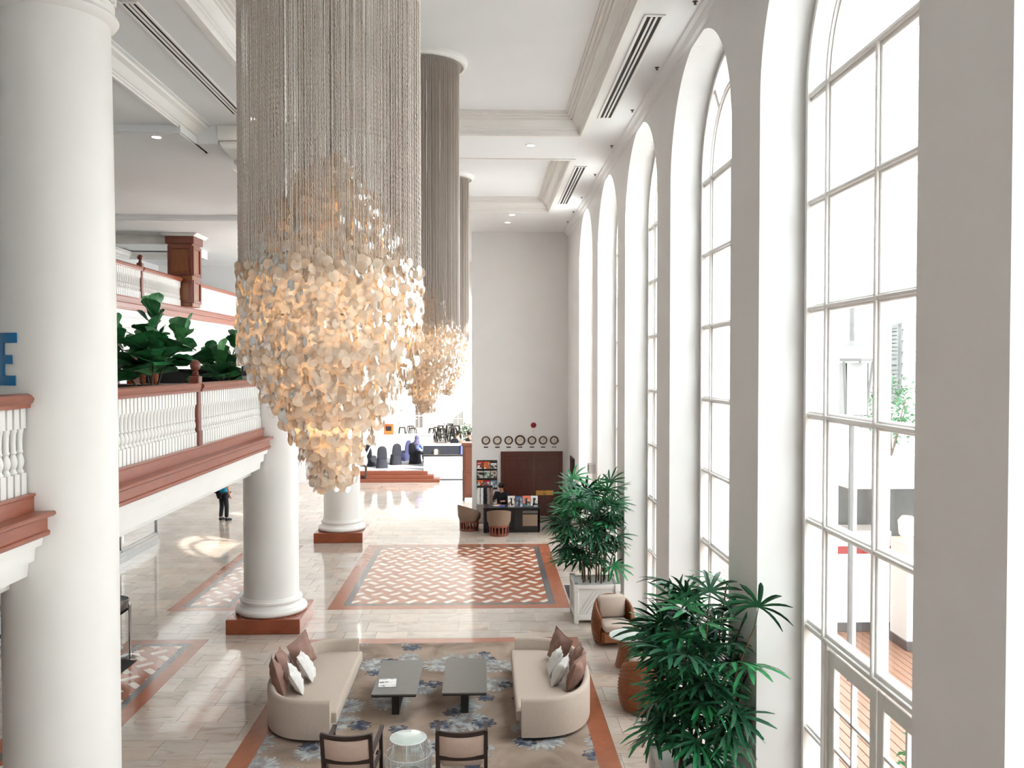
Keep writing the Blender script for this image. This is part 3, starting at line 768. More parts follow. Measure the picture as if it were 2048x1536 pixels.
def chandelier(y, seed, label, near):
    X = -.985
    t = thing('chandelier', label, 'chandelier', (X, y, TRAY), group='hanging shell chandeliers')
    DZ = -TRAY
    m = MB(); m.lathe([(.70, 0), (.70, -.05), (.685, -.06), (.68, -.09), (.66, -.10), (.64, -.10), (.64, -.07), (.62, -.06), (.001, -.06)], 48); m.build('ceiling_rose', 'trim_paint', t, smooth=40)
    lay = chandelier_layout(seed)
    rest = MB(); nobj = 0
    if near:
        lay.sort(key=lambda d: (sin(d[1]) * d[0]) + .0 * d[2])      # most camera-facing first
        big = [d for d in lay if sin(d[1]) < -.25 and abs(d[4]) < .8]
        big.sort(key=lambda d: -d[3] * (1 + .3 * (-sin(d[1]) * d[0])) )
        bigset = set(map(id, big[:300]))
        dm = MB(); dm.add(*disc_verts(Matrix.Identity(4), 14, .033)); DM = dm.mesh('shell_disc', smooth='all'); DM.materials.append(MATS['capiz_shell'])
    for d in lay:
        M4 = Matrix.Translation((0, 0, DZ)) @ disc_matrix(d)
        if near and id(d) in bigset:
            o = place('shell_disc', DM, None, t); o.matrix_basis = M4 @ Matrix.Scale(d[3] / .033, 4)
        else:
            rest.add(*disc_verts(M4, 10 if near else 8, d[3]))
    o = rest.build('shell_disc_cluster', 'capiz_shell', t, smooth='all'); o['kind'] = 'stuff'
    R = random.Random(seed + 5); st = MB()
    for i, r in enumerate(RINGS):
        if i % 2 == 1 and i < 7: continue
        n = int(2 * pi * r / (.023 if i == len(RINGS) - 1 else .030)); zt = interp(TOPZ, r)
        for k in range(n):
            a = 2 * pi * (k + R.uniform(-.3, .3)) / n; x, yy = r * cos(a), r * sin(a); z = zt - .02
            if near:
                path = []; rr = []
                while z < 7.5: path.append((x + R.uniform(-.0012, .0012), yy + R.uniform(-.0012, .0012), z + DZ)); rr.append(.0042 if len(rr) % 2 else .0018); z += .016
                path.append((x, yy, -.09)); rr.append(.0024); st.tube(path, rr, 3, cap=False)
            else: st.tube([(x, yy, z + DZ), (x, yy, -.09)], .0046, 3, cap=False)
        ring = [(r * cos(2 * pi * k / 40), r * sin(2 * pi * k / 40), zt + DZ) for k in range(41)]
    o = st.build('hanging_strands', 'strand', t, smooth='all'); o['kind'] = 'stuff'
    fr = MB(); 
    for z in (6.2, 5.5, 4.95): 
        rr_ = .2 if z != 5.5 else .4
        fr.tube([(rr_ * cos(2 * pi * k / 32), rr_ * sin(2 * pi * k / 32), z + DZ) for k in range(33)], .006, 5, cap=False)
    fr.tube([(0, 0, -.06), (0, 0, 4.6 + DZ)], .012, 6); fr.build('inner_frame', 'steel', t)
    for z in (6.02, 5.45, 4.92):
        for a in (0.5, 2.6, 4.7):
            b = MB(); b.sphere((.12 * cos(a), .12 * sin(a), z + DZ), .028, 10, 6, (1, 1, 1.4)); b.build('bulb', 'bulb_glow', t, smooth='all')
    for z, e in ((6.0, .9), (5.3, 1.2), (4.85, .7)):
        ld = bpy.data.lights.new('chandelier_light', 'POINT'); ld.energy = e; ld.color = (1.0, .78, .54); ld.shadow_soft_size = .1
        lo = bpy.data.objects.new('chandelier_light', ld); COL.objects.link(lo); lo.parent = t; lo.location = (0, 0, z + DZ)
    return t
emat('bulb_glow', L(255, 226, 178), 10.0)
chandelier(5.6, 11, 'nearest and largest shell-disc chandelier hanging in the foreground', True)
chandelier(14.2, 12, 'second shell-disc chandelier, half hidden behind the nearest one', False)
chandelier(22.8, 13, 'third and farthest chandelier, a sliver of strands by the end wall', False)

# ================================================================ RHAPIS PALMS
def frond_mesh(seed, nb, length, spread, plen):
    R = random.Random(seed); m = MB()
    pts = [(plen * t, 0, .10 * plen * sin(t * 2.2)) for t in (0, .35, .7, 1.0)]
    m.tube(pts, .0055, 4, cap=False, r2=.004)
    hub = Vector(pts[-1])
    for k in range(nb):
        a = -spread / 2 + spread * k / (nb - 1) + R.uniform(-.05, .05)
        l = length * (1 - .28 * abs(a) / (spread / 2)) * R.uniform(.9, 1.08); w = .021 * R.uniform(.85, 1.2) * (length / .36)
        droop = R.uniform(.25, .55) + .25 * abs(a) / (spread / 2)
        d = Vector((cos(a), sin(a), 0)); s = Vector((-sin(a), cos(a), 0)); rows = 5; vs = []; F = []
        for q in range(rows + 1):
            u = q / rows; p = hub + d * l * u + Vector((0, 0, .06 * u - droop * l * u * u * .8))
            ww = w * (.35 + 1.5 * u * (1.15 - u)) if q < rows else w * .22
            fold = -.35 * ww
            vs += [p - s * ww + Vector((0, 0, -fold)), p + Vector((0, 0, 0)), p + s * ww + Vector((0, 0, -fold))]
        for q in range(rows):
            a0 = 3 * q; F += [(a0, a0 + 1, a0 + 4, a0 + 3), (a0 + 1, a0 + 2, a0 + 5, a0 + 4)]
        m.add(vs, F)
    return m.mesh('frond', smooth='all')
FR = []
for q, (nb, ln, sp, pl) in enumerate([(9, .42, 4.0, .28), (8, .38, 3.5, .24), (10, .44, 4.4, .34), (8, .36, 3.2, .22)]):
    for mname in ('palm_leaf', 'palm_leaf_bright'):
        me = frond_mesh(20 + q, nb, ln, sp, pl); me.materials.append(MATS[mname]); FR.append(me)
def planter(t, w, h):
    m = MB(); m.cbox(-w + .06, w - .06, -w + .06, w - .06, .05, h - .04, .01); m.build('planter_body', 'white_enamel', t)
    for sx in (-1, 1):
        for sy in (-1, 1):
            m = MB(); x, y = sx * (w - .045), sy * (w - .045); m.cbox(x - .045, x + .045, y - .045, y + .045, 0, h, .008); m.cbox(x - .056, x + .056, y - .056, y + .056, h - .15, h, .01); m.build('corner_post', 'white_enamel', t)
    for z0, z1 in ((.08, .16), (h - .1, h - .02)):
        for sx in (-1, 1):
            m = MB(); m.cbox(sx * (w - .05) - .03, sx * (w - .05) + .03, -w + .09, w - .09, z0, z1, .006); m.build('planter_rail', 'white_enamel', t)
            m = MB(); m.cbox(-w + .09, w - .09, sx * (w - .05) - .03, sx * (w - .05) + .03, z0, z1, .006); m.build('planter_rail', 'white_enamel', t)
    for sx in (-1, 1):
        for k in range(9):                                  # diagonal lattice strips on front and back
            x = -w + .1 + (2 * w - .2) * k / 9
            m = MB(); m.bar((x, sx * (w - .052), .18), (min(w - .1, x + .3), sx * (w - .052), .18 + (min(w - .1, x + .3) - x) * 1.5), .012, .022); m.build('lattice_strip', 'white_enamel', t)
    m = MB(); m.box(-w + .09, w - .09, -w + .09, w - .09, h - .1, h - .06); m.build('soil', 'soil', t)
    return t
def rhapis(x, y, seed, pl_label, label, h0=.8, tall=2.05, count=120, spread=.62, bright=.25, bias=0.0):
    p = thing('planter', pl_label, 'planter', (x, y, 0), group='white lattice planters'); planter(p, .46, h0)
    t = thing('rhapis_palm', label, 'palm', (x, y, h0 - .06), group='rhapis palms in white planters')
    R = random.Random(seed); canes = []; nc = 15
    for k in range(nc):
        a = 2.4 * k; r0 = .08 + .22 * sqrt(k / nc); h = tall * R.uniform(.55, .92); lean = R.uniform(.12, .5) * spread
        c = [Vector((r0 * cos(a), r0 * sin(a), 0)) + Vector((lean * cos(a) * u * u + bias * u, lean * sin(a) * u * u, h * u)) for u in (0, .25, .5, .75, 1)]
        m = MB(); m.tube(c, .014, 6, r2=.008); m.build('cane', 'palm_cane', t, smooth='all'); canes.append((c, h, a))
    for k in range(count):
        c, h, ca = canes[k % nc]; u = 1 - .72 * R.random() ** 1.15
        i = min(3, int(u * 4)); f = u * 4 - i; p = c[i].lerp(c[i + 1], f)
        az = ca + R.gauss(0, 1.25) if R.random() < .7 else R.uniform(0, 2 * pi)
        el = rad(58) * (u ** 2) * R.uniform(.5, 1.25) - rad(12) + R.gauss(0, .2)
        dirv = Euler((0, -el, az)).to_matrix() @ Vector((.62, 0, -.08)); tip = Vector((x, y, 0)) + p + dirv
        if tip.x > 2.80:
            inside = any(abs(tip.y - cc) < AR - .15 and abs(y + p.y - cc) < AR - .1 for cc in CY)
            if not inside or tip.x > 3.3: continue
        me = FR[(R.randrange(4)) * 2 + (1 if R.random() < bright else 0)]
        o = place('frond', me, None, t, p, (R.gauss(0, .35), -el, az)); sc = R.uniform(.85, 1.18); o.scale = (sc, sc, sc)
    return t
rhapis(2.24, 17.62, 5, 'white lattice planter box of the farther palm, behind the rattan armchair', 'farther rhapis palm by the window piers near the concierge desk', .8, 2.1, 190, .8, .3)
rhapis(2.36, 9.45, 9, 'white planter box under the nearer palm at the bottom edge', 'nearer and larger rhapis palm in front of the windows, lower right', .8, 2.25, 260, .85, .3, .2)

# ================================================================ FIG TREES ON THE GALLERY
def fig_mesh(seed, wide):
    R = random.Random(seed); m = MB(); n = 9; vs = []; F = []
    prof = [(0, .02), (.08, .13), (.2, .24), (.34, .27), (.48, .30), (.62, .38), (.76, .42), (.9, .30), (1.0, .03)]
    for u, w in prof:
        w *= wide; z = -.22 * u * u + .10 * u
        for s in (-1, -.5, 0, .5, 1): vs.append((.12 + u, w * s * (1 + .04 * R.uniform(-1, 1)), z + .16 * abs(s) * w + .03 * sin(9 * u + 2 * s)))
    for q in range(n - 1):
        for s in range(4): F.append((5 * q + s, 5 * q + s + 1, 5 * q + s + 6, 5 * q + s + 5))
    m.add(vs, F); m.tube([(0, 0, 0), (.06, 0, .015), (.12, 0, 0)], .012, 5, cap=False)
    m.tube([(.12, 0, -.004), (.5, 0, -.01), (1.1, 0, -.13)], .008, 4, cap=False); return m.mesh('leaf', smooth='all')
FG = []
for q in range(3):
    for mn in ('fig_leaf', 'fig_leaf_light'):
        me = fig_mesh(40 + q, (1.0, 1.2, .9)[q]); me.materials.append(MATS[mn]); FG.append(me)
def fig(x, y, z, label, seed, stems, big, zlow=1.15):
    p = thing('plant_pot', 'dark round pot of ' + label.split(',')[0], 'plant pot', (x, y, z), group='gallery plant pots')
    m = MB(); m.lathe([(.001, 0), (.2, 0), (.26, .42), (.28, .42), (.28, .46), (.24, .46), (.23, .40), (.001, .40)], 24); m.build('pot_body', 'black_paint', p, smooth=40)
    t = thing('fig_tree', label, 'fig tree', (x, y, z + .4), group='fig trees on the gallery'); R = random.Random(seed)
    for (dx, dy, h, nl, ls) in stems:
        c = [Vector((dx * u * u, dy * u * u, h * u)) + Vector((.03 * sin(5 * u), .03 * cos(4 * u), 0)) for u in (0, .3, .6, .85, 1)]
        m = MB(); m.tube(c, .022, 7, r2=.010); m.build('stem', 'fig_stem', t, smooth='all')
        for k in range(nl):
            u = 1 - .42 * k / nl; i = min(3, int(u * 4)); q = c[i].lerp(c[i + 1], u * 4 - i) if u < 1 else c[4]
            q = Vector((dx * u * u, dy * u * u, h * u)); az = 2.39 * k + R.uniform(-.3, .3); el = rad(70) * (1 - k / nl) ** 1.3 + rad(12)
            s = ls * R.uniform(.85, 1.15)
            place('leaf', FG[R.randrange(3) * 2 + (1 if R.random() < .42 else 0)], None, t, q, (R.gauss(0, .25), -el, az), (s, s, s))
    for k in range(big):
        az = 2.39 * k + .4; s = R.uniform(.55, .78); zz = zlow + .45 * R.random() - .4
        place('leaf', FG[R.randrange(3) * 2], None, t, (.05 * cos(az), .05 * sin(az), zz), (R.gauss(0, .3), -rad(R.uniform(-5, 32)), az), (s, s, s))
    return t
fig(-5.75, 15.0, 3.85, 'large broad-leaved fig tree behind the balcony railing, right of the nearest column', 3, [(.1, .0, 1.80, 13, .34), (-.55, -.1, 1.42, 9, .34), (.6, .1, 1.42, 10, .38), (-.2, .4, 1.25, 9, .42), (.3, -.35, 1.2, 8, .42), (-.8, .1, 1.1, 7, .4)], 26)
fig(-5.45, 18.3, 3.85, 'darker smaller fig tree half hidden behind the second column', 8, [(.3, 0, 1.4, 8, .36), (-.35, .1, 1.05, 8, .36), (.0, -.3, 1.0, 7, .4)], 14, 1.0)
# ================================================================ LOUNGE SUITE
def sofa_outline(n=40):
    """D-shaped plan: chord on x=0 from y=-1.4 to 1.4, back bulging to x=1.08"""
    pts = []
    for k in range(n + 1):
        a = -pi / 2 + pi * k / n; e = .62
        c, s = cos(a), sin(a)
        pts.append((1.08 * (abs(c) ** e), 1.40 * (abs(s) ** .80) * (1 if s > 0 else -1)))
    return pts
def offset_in(pts, d):
    out = []; n = len(pts)
    for i in range(n):
        a = Vector(pts[max(0, i - 1)]); b = Vector(pts[min(n - 1, i + 1)]); t = (b - a).normalized(); nrm = Vector((-t.y, t.x))
        out.append((pts[i][0] + nrm.x * d, pts[i][1] + nrm.y * d))
    return out
def sofa(x, y, rz, label):
    t = thing('sofa', label, 'sofa', (x, y, .006), rz, group='curved beige sofas')
    o = sofa_outline(); i_ = offset_in(o, .11); c = offset_in(o, .03); n = len(o)
    m = MB(); vs = []; F = []
    prof = [(0, .05), (0, .54), (.25, .575), (.5, .585), (.75, .575), (1, .54), (1, .2)]
    for k in range(n):
        for u, z in prof: vs.append((o[k][0] + (i_[k][0] - o[k][0]) * u, o[k][1] + (i_[k][1] - o[k][1]) * u, z))
    q = len(prof)
    for k in range(n - 1):
        for j in range(q - 1): F.append((k * q + j, (k + 1) * q + j, (k + 1) * q + j + 1, k * q + j + 1))
    F.append(tuple(range(q))[::-1]); F.append(tuple((n - 1) * q + j for j in range(q)))
    m.add(vs, F); m.build('curved_back', 'sofa_fabric', t, smooth=45)
    seat = [(-.07, -1.27), (-.07, 1.27)] + [p for p in i_[::-1] if abs(p[1]) < 1.27 and p[0] > 0]
    m = MB(); zz = [(0, .24), (0, .37), (.02, .395), (.06, .405)]
    cx = (sum(p[0] for p in seat) / len(seat), 0); vs = []; F = []; k_ = len(seat)
    for u, z in zz: vs += [(p[0] + (cx[0] - p[0]) * u, p[1] + (cx[1] - p[1]) * u, z) for p in seat]
    for a in range(len(zz) - 1):
        for b in range(k_): F.append((a * k_ + b, a * k_ + (b + 1) % k_, (a + 1) * k_ + (b + 1) % k_, (a + 1) * k_ + b))
    F.append(tuple((len(zz) - 1) * k_ + b for b in range(k_))); F.append(tuple(range(k_))[::-1]); m.add(vs, F); m.build('seat_cushion', 'sofa_fabric', t, smooth=45)
    base = [(.0, -1.30), (.0, 1.30)] + [p for p in c[::-1] if abs(p[1]) < 1.30 and p[0] > 0]
    m = MB(); m.prism(base, 'z', .055, .24); m.build('base_frame', 'sofa_fabric', t)
    m = MB(); m.prism([(p[0] * .9 + .05, p[1] * .92) for p in base], 'z', 0, .06); m.build('recessed_plinth', 'black_paint', t)
    return t
sofa(.50, 13.19, 0, 'curved beige sofa on the right of the carpet, by the palm')
sofa(-2.13, 13.2, pi, 'curved beige sofa on the left of the carpet, by the columns')
def cushion_mesh(s, th, seed):
    R = random.Random(seed); m = MB(); n = 12; vs = []; F = []
    for side in (1, -1):
        for i in range(n + 1):
            for j in range(n + 1):
                u, v = i / n * 2 - 1, j / n * 2 - 1
                k = max(0, (1 - abs(u) ** 2.6)) * max(0, (1 - abs(v) ** 2.6)); pin = 1 - .10 * (1 - abs(u)) * abs(v) ** 3 - 0
                x = u * s / 2 * (1 - .09 * (1 - u * u) * 0 - .10 * (1 - v * v) * abs(u)); z = v * s / 2 * (1 - .10 * (1 - u * u) * abs(v))
                w = side * (th / 2 * k ** .55) + (.010 * sin(7 * u + 3 * v + seed) + .008 * sin(11 * v - 5 * u)) * (k ** .3 if k > 0 else 0)
                vs.append((x, w, z))
    q = (n + 1) ** 2
    for b in (0, 1):
        for i in range(n):
            for j in range(n):
                a = b * q + i * (n + 1) + j; f = (a, a + 1, a + n + 2, a + n + 1); F.append(f if b == 0 else f[::-1])
    m.add(vs, F); return m.mesh('cushion', smooth='all')
def cushion(x, y, z, s, m, label, yaw, lean, roll=0.0, seed=1, th=.19, group='scatter cushions'):
    t = thing('cushion', label, 'cushion', (x, y, z), yaw, group)
    me = cushion_mesh(s, th, seed); o = place('cushion_body', me, m, t, (0, 0, s * .46), (lean, roll, 0))
    e = MB(); h = s / 2
    path = [(-h * 1.0, 0, -h), (0, 0, -h * .905), (h, 0, -h), (h * .905, 0, 0), (h, 0, h), (0, 0, h * .905), (-h, 0, h), (-h * .905, 0, 0), (-h, 0, -h)]
    e.tube(path, .007, 5, cap=False); e.build('piping', m, o); return t
# local +y of a cushion is its front; lean tips the top backwards
cushion(-3.02, 12.62, .40, .50, 'mauve_fabric', 'mauve-brown cushion at the near end of the left sofa', rad(-70), rad(16), rad(4), 1)
cushion(-3.06, 13.12, .40, .50, 'mauve_fabric', 'mauve-brown cushion in the middle of the left sofa back', rad(-84), rad(20), rad(-6), 2)
cushion(-2.90, 13.70, .40, .52, 'mauve_fabric', 'mauve-brown cushion standing on its corner at the far end of the left sofa group', rad(-112), rad(14), rad(14), 3)
cushion(-2.78, 12.66, .405, .42, 'white_fabric', 'crumpled white cushion nearest on the left sofa', rad(-72), rad(28), rad(8), 4, .16)
cushion(-2.72, 13.16, .405, .44, 'white_fabric', 'crumpled white cushion farther along the left sofa', rad(-86), rad(32), rad(-6), 5, .16)
cushion(1.35, 12.68, .40, .50, 'mauve_fabric', 'mauve-brown cushion at the near end of the right sofa', rad(66), rad(18), rad(-4), 6)
cushion(1.42, 13.22, .40, .50, 'mauve_fabric', 'mauve-brown cushion in the middle of the right sofa back', rad(88), rad(18), rad(6), 7)
cushion(1.20, 13.78, .40, .52, 'mauve_fabric', 'mauve-brown cushion standing on its corner at the far end of the right sofa group', rad(116), rad(12), rad(-12), 8)
cushion(1.12, 12.86, .405, .42, 'white_fabric', 'crumpled white cushion nearest on the right sofa', rad(74), rad(28), rad(-8), 9, .16)
cushion(1.08, 13.30, .405, .42, 'white_fabric', 'crumpled white cushion farther along the right sofa', rad(88), rad(30), rad(6), 10, .16)

def coffee_table(x, y, w, l, label):
    t = thing('coffee_table', label, 'coffee table', (x, y, .006), group='dark coffee tables')
    m = MB(); m.cbox(-w, w, -l, l, .372, .398, .004); m.build('table_top', 'table_top', t)
    m = MB(); m.box(-w + .012, w - .012, -l + .012, l - .012, .352, .372); m.build('under_frame', 'black_paint', t)
    for s in (-1, 1):
        m = MB(); m.cbox(-.055, .055, s * (l - .26) - .02, s * (l - .26) + .02, .0, .352, .004); m.build('leg', 'black_paint', t)
    m = MB(); m.cbox(-.055, .055, -l + .26, l - .26, .0, .03, .004); m.build('foot_bar', 'black_paint', t)
    m = MB(); m.cbox(-.05, .05, -l + .28, l - .28, .32, .352, .004); m.build('top_bar', 'black_paint', t)
    for s in (-1, 1):
        m = MB(); m.tube([(s * .16, -.3, .352), (s * .17, -.3, .25), (s * .12, -.3, .2), (s * .06, -.3, .2)], .008, 5); m.build('cable', 'black_paint', t)
coffee_table(-1.33, 13.25, .33, .73, 'dark coffee table holding the open magazine')
coffee_table(-.305, 13.3, .33, .75, 'dark coffee table without anything on it')
def leafset(m, name):
    pass
def magazine_mat(name, cols, seed):
    """flat print: blocks of colour and picture noise"""
    m = bpy.data.materials.new(name); m.use_nodes = True; N, K = nodes(m); b = N['Principled BSDF']; b.inputs['Roughness'].default_value = .35
    tc = N.new('ShaderNodeTexCoord'); mp = N.new('ShaderNodeMapping'); mp.inputs['Location'].default_value = (seed * 1.7, seed * .9, 0); K.new(tc.outputs['Object'], mp.inputs[0])
    v = N.new('ShaderNodeTexVoronoi'); v.inputs['Scale'].default_value = 14; v.distance = 'CHEBYCHEV'; K.new(mp.outputs[0], v.inputs['Vector'])
    sx = N.new('ShaderNodeSeparateColor'); K.new(v.outputs['Color'], sx.inputs[0])
    r = N.new('ShaderNodeValToRGB'); r.color_ramp.interpolation = 'CONSTANT'; e = r.color_ramp.elements
    e[0].position = 0; e[0].color = L(*cols[0]) + (1,); e[1].position = .8; e[1].color = L(*cols[-1]) + (1,)
    for k, c in enumerate(cols[1:-1]):
        q = e.new((k + 1) / len(cols)); q.color = L(*c) + (1,)
    K.new(sx.outputs[0], r.inputs[0])
    s2 = N.new('ShaderNodeSeparateXYZ'); K.new(tc.outputs['Generated'], s2.inputs[0])
    mx = N.new('ShaderNodeMix'); mx.data_type = 'RGBA'; g = N.new('ShaderNodeMath'); g.operation = 'GREATER_THAN'; g.inputs[1].default_value = .80
    K.new(s2.outputs['Z'], g.inputs[0]); K.new(g.outputs[0], mx.inputs[0]); K.new(r.outputs[0], mx.inputs[6]); mx.inputs[7].default_value = L(*cols[0]) + (1,)
    K.new(mx.outputs[2], b.inputs['Base Color']); MATS[name] = m; return name
magazine_mat('print_open', [(236, 234, 230), (220, 220, 216), (190, 196, 206), (150, 140, 134), (230, 228, 222)], 1)
t = thing('open_magazine', 'open white magazine lying on the left coffee table', 'magazine', (-1.47, 12.97, .405), rad(4))
for s in (-1, 1):
    m = MB(); vs = []; F = []
    for k in range(7):
        u = k / 6; z = .012 * sin(pi * min(1, u * 1.2)) + .004
        vs += [(-.13, s * u * .17, z), (.13, s * u * .17, z), (-.13, s * u * .17, 0), (.13, s * u * .17, 0)]
    for k in range(6): a = 4 * k; F += [(a, a + 1, a + 5, a + 4), (a + 2, a + 6, a + 7, a + 3), (a, a + 4, a + 6, a + 2), (a + 1, a + 3, a + 7, a + 5)]
    F += [(24, 25, 27, 26)]; m.add(vs, F); m.build('page_half', 'print_open', t, smooth=40)

def lounge_chair(x, y, rz, label):
    """open armchair; local +y is the front (away from the camera)"""
    t = thing('lounge_chair', label, 'armchair', (x, y, .006), rz, group='dark-framed open armchairs')
    W_ = .29
    for s in (-1, 1):
        m = MB(); m.bar((s * W_, .0, 0), (s * W_, -.02, .40), .045, .05); m.bar((s * W_, -.02, .38), (s * W_, -.11, .82), .045, .05); m.build('back_leg', 'dark_wood', t)
        m = MB(); m.bar((s * (W_ + .01), .56, 0), (s * (W_ + .01), .54, .60), .042, .046); m.build('front_leg', 'dark_wood', t)
        m = MB(); m.bar((s * (W_ + .01), .62, .61), (s * (W_ + .005), -.06, .575), .05, .032); m.build('arm_rest', 'dark_wood', t)
        m = MB(); m.bar((s * W_, .54, .33), (s * W_, -.0, .31), .032, .05); m.build('side_rail', 'dark_wood', t)
    def crest(z, yy, h, dip, name):
        m = MB(); vs = []; F = []; n = 10
        for k in range(n + 1):
            u = k / n * 2 - 1; d = dip * (1 - u * u)
            for dy in (-.018, .018):
                for dz in (-h / 2, h / 2): vs.append((u * W_, yy + dy - d * .6, z + dz - d * .5))
        for k in range(n):
            a = 4 * k; b = a + 4; F += [(a, b, b + 1, a + 1), (a + 2, a + 3, b + 3, b + 2), (a, a + 2, b + 2, b), (a + 1, b + 1, b + 3, a + 3)]
        F += [(0, 1, 3, 2), (4 * n, 4 * n + 2, 4 * n + 3, 4 * n + 1)]; m.add(vs, F); m.build(name, 'dark_wood', t, smooth=40)
    crest(.80, -.105, .055, .05, 'crest_rail'); crest(.475, -.042, .05, .03, 'lower_rail')
    m = MB(); vs = []; F = []; n = 10; r_ = 6
    for side in (0, 1):
        for k in range(n + 1):
            u = k / n * 2 - 1
            for q in range(r_ + 1):
                v = q / r_; z = .50 + v * .275 - .025 * (1 - u * u); yy = -.045 - .062 * v - .03 * (1 - u * u)
                bul = .026 * (1 - abs(u) ** 4) * (1 - abs(v * 2 - 1) ** 4) + .008
                vs.append((u * (W_ - .024), yy + (bul if side else -bul), z))
    q_ = (n + 1) * (r_ + 1)
    for s in (0, 1):
        for k in range(n):
            for q in range(r_):
                a = s * q_ + k * (r_ + 1) + q; F.append((a, a + 1, a + r_ + 2, a + r_ + 1))
    m.add(vs, F); m.build('back_panel', 'chair_fabric', t, smooth='all')
    m = MB(); m.cbox(-W_ + .03, W_ - .03, .0, .56, .33, .45, .035); m.build('seat_cushion', 'chair_fabric', t, smooth=50)
    m = MB(); m.bar((-W_, .55, .31), (W_, .55, .31), .032, .05); m.build('front_rail', 'dark_wood', t)
    return t
lounge_chair(-1.64, 10.31, rad(-3), 'dark-framed armchair at the bottom edge, left of the white side table')
lounge_chair(-.285, 10.37, rad(1), 'dark-framed armchair at the bottom edge, right of the white side table')
t = thing('wire_side_table', 'white wire drum side table with a round top between the two armchairs', 'side table', (-.97, 10.82, .006))
m = MB(); m.lathe([(.001, .488), (.215, .488), (.222, .494), (.222, .502), (.215, .506), (.001, .506)], 40); m.build('round_top', 'glass_top', t, smooth=40)
m = MB(); m.tube([(.224 * cos(2 * pi * k / 40), .224 * sin(2 * pi * k / 40), .496) for k in range(41)], .010, 6, cap=False); m.build('top_rim', 'white_enamel', t, smooth='all')
def drum_r(z): return .222 + .07 * sin(pi * min(1, (.49 - z) / .49) ** .8 * .72)
for zz in (.004, .30):
    m = MB(); rr = drum_r(zz); m.tube([(rr * cos(2 * pi * k / 40), rr * sin(2 * pi * k / 40), zz + .006) for k in range(41)], .007, 6, cap=False); m.build('hoop', 'white_enamel', t, smooth='all')
for k in range(8):
    a = 2 * pi * k / 8
    m = MB(); m.tube([(drum_r(z) * cos(a), drum_r(z) * sin(a), z + .004) for z in (.485, .40, .32, .2, .1, 0)], .007, 5); m.build('leg_rod', 'white_enamel', t, smooth='all')
m = MB()
for k in range(8):
    a0 = 2 * pi * k / 8; w = 2 * pi / 8
    for q in range(13):
        u = (q - 6) / 6.5; a = a0 + u * w * .5; ztop = .46 - .26 * abs(u) ** .8
        m.tube([(drum_r(z) * cos(a), drum_r(z) * sin(a), z + .004) for z in (ztop, ztop * .6, ztop * .3, .0)], .0028, 3, cap=False)
m.build('wire_skirt', 'white_enamel', t, smooth='all')
# ---- rattan armchair, cushions, glass table, second rattan seat
def rattan_chair(x, y, rz, label):
    t = thing('rattan_armchair', label, 'armchair', (x, y, 0), rz, group='rattan armchairs')
    m = MB(); n = 44; vs = []; F = []; rows = 12
    for k in range(n + 1):
        a = rad(-35) + rad(250) * k / n                   # wraps round the back; opening faces -y
        w = sin((a - rad(-35)) / rad(250) * pi); top = .50 + .34 * w ** .7
        for q in range(rows + 1):
            v = q / rows; z = .04 + (top - .04) * v; r = .40 * (.80 + .22 * sin(pi * (.15 + .75 * v)))
            vs.append((r * cos(a), r * sin(a), z))
    for k in range(n):
        for q in range(rows): p = k * (rows + 1) + q; F.append((p, p + rows + 1, p + rows + 2, p + 1))
    m.add(vs, F); o = m.build('woven_shell', 'rattan', t, smooth='all'); md = o.modifiers.new('thick', 'SOLIDIFY'); md.thickness = .04; md.offset = -1
    for q in range(1, 12):
        m = MB(); pts = []
        for k in range(0, n + 1, 2): p = vs[k * (rows + 1) + q]; pts.append((p[0] * 1.012, p[1] * 1.012, p[2]))
        m.tube(pts, .010, 5); m.build('rattan_band', 'rattan', t, smooth='all')
    m = MB(); m.cbox(-.30, .30, -.36, .26, .10, .30, .03); m.build('seat_base', 'rattan', t)
    m = MB(); m.cbox(-.28, .28, -.38, .24, .30, .43, .04); m.build('seat_cushion', 'sofa_fabric', t, smooth=50)
    m = MB(); m.cbox(-.27, .27, .10, .24, .43, .86, .05); m.build('back_cushion', 'sofa_fabric', t, smooth=50)
    return t
rattan_chair(2.40, 16.0, rad(8), 'rattan armchair with beige cushions in front of the farther planter')
rattan_chair(2.42, 12.9, rad(180), 'rattan armchair mostly hidden behind the nearer palm')
t = thing('glass_table', 'round glass-topped rattan table between the rattan armchairs', 'side table', (2.50, 14.75, 0))
m = MB(); m.lathe([(.001, .52), (.355, .52), (.36, .526), (.355, .532), (.001, .532)], 40); m.build('glass_top', 'glass_top', t, smooth=40)
m = MB(); m.lathe([(.22, 0), (.26, .02), (.22, .2), (.2, .3), (.24, .48), (.28, .515), (.24, .515), (.2, .49)], 28, cap=False); m.build('rattan_drum', 'rattan', t, smooth=50)
m = MB(); m.tube([(.36 * cos(2 * pi * k / 40), .36 * sin(2 * pi * k / 40), .526) for k in range(41)], .009, 6, cap=False); m.build('rim', 'chrome', t, smooth='all')
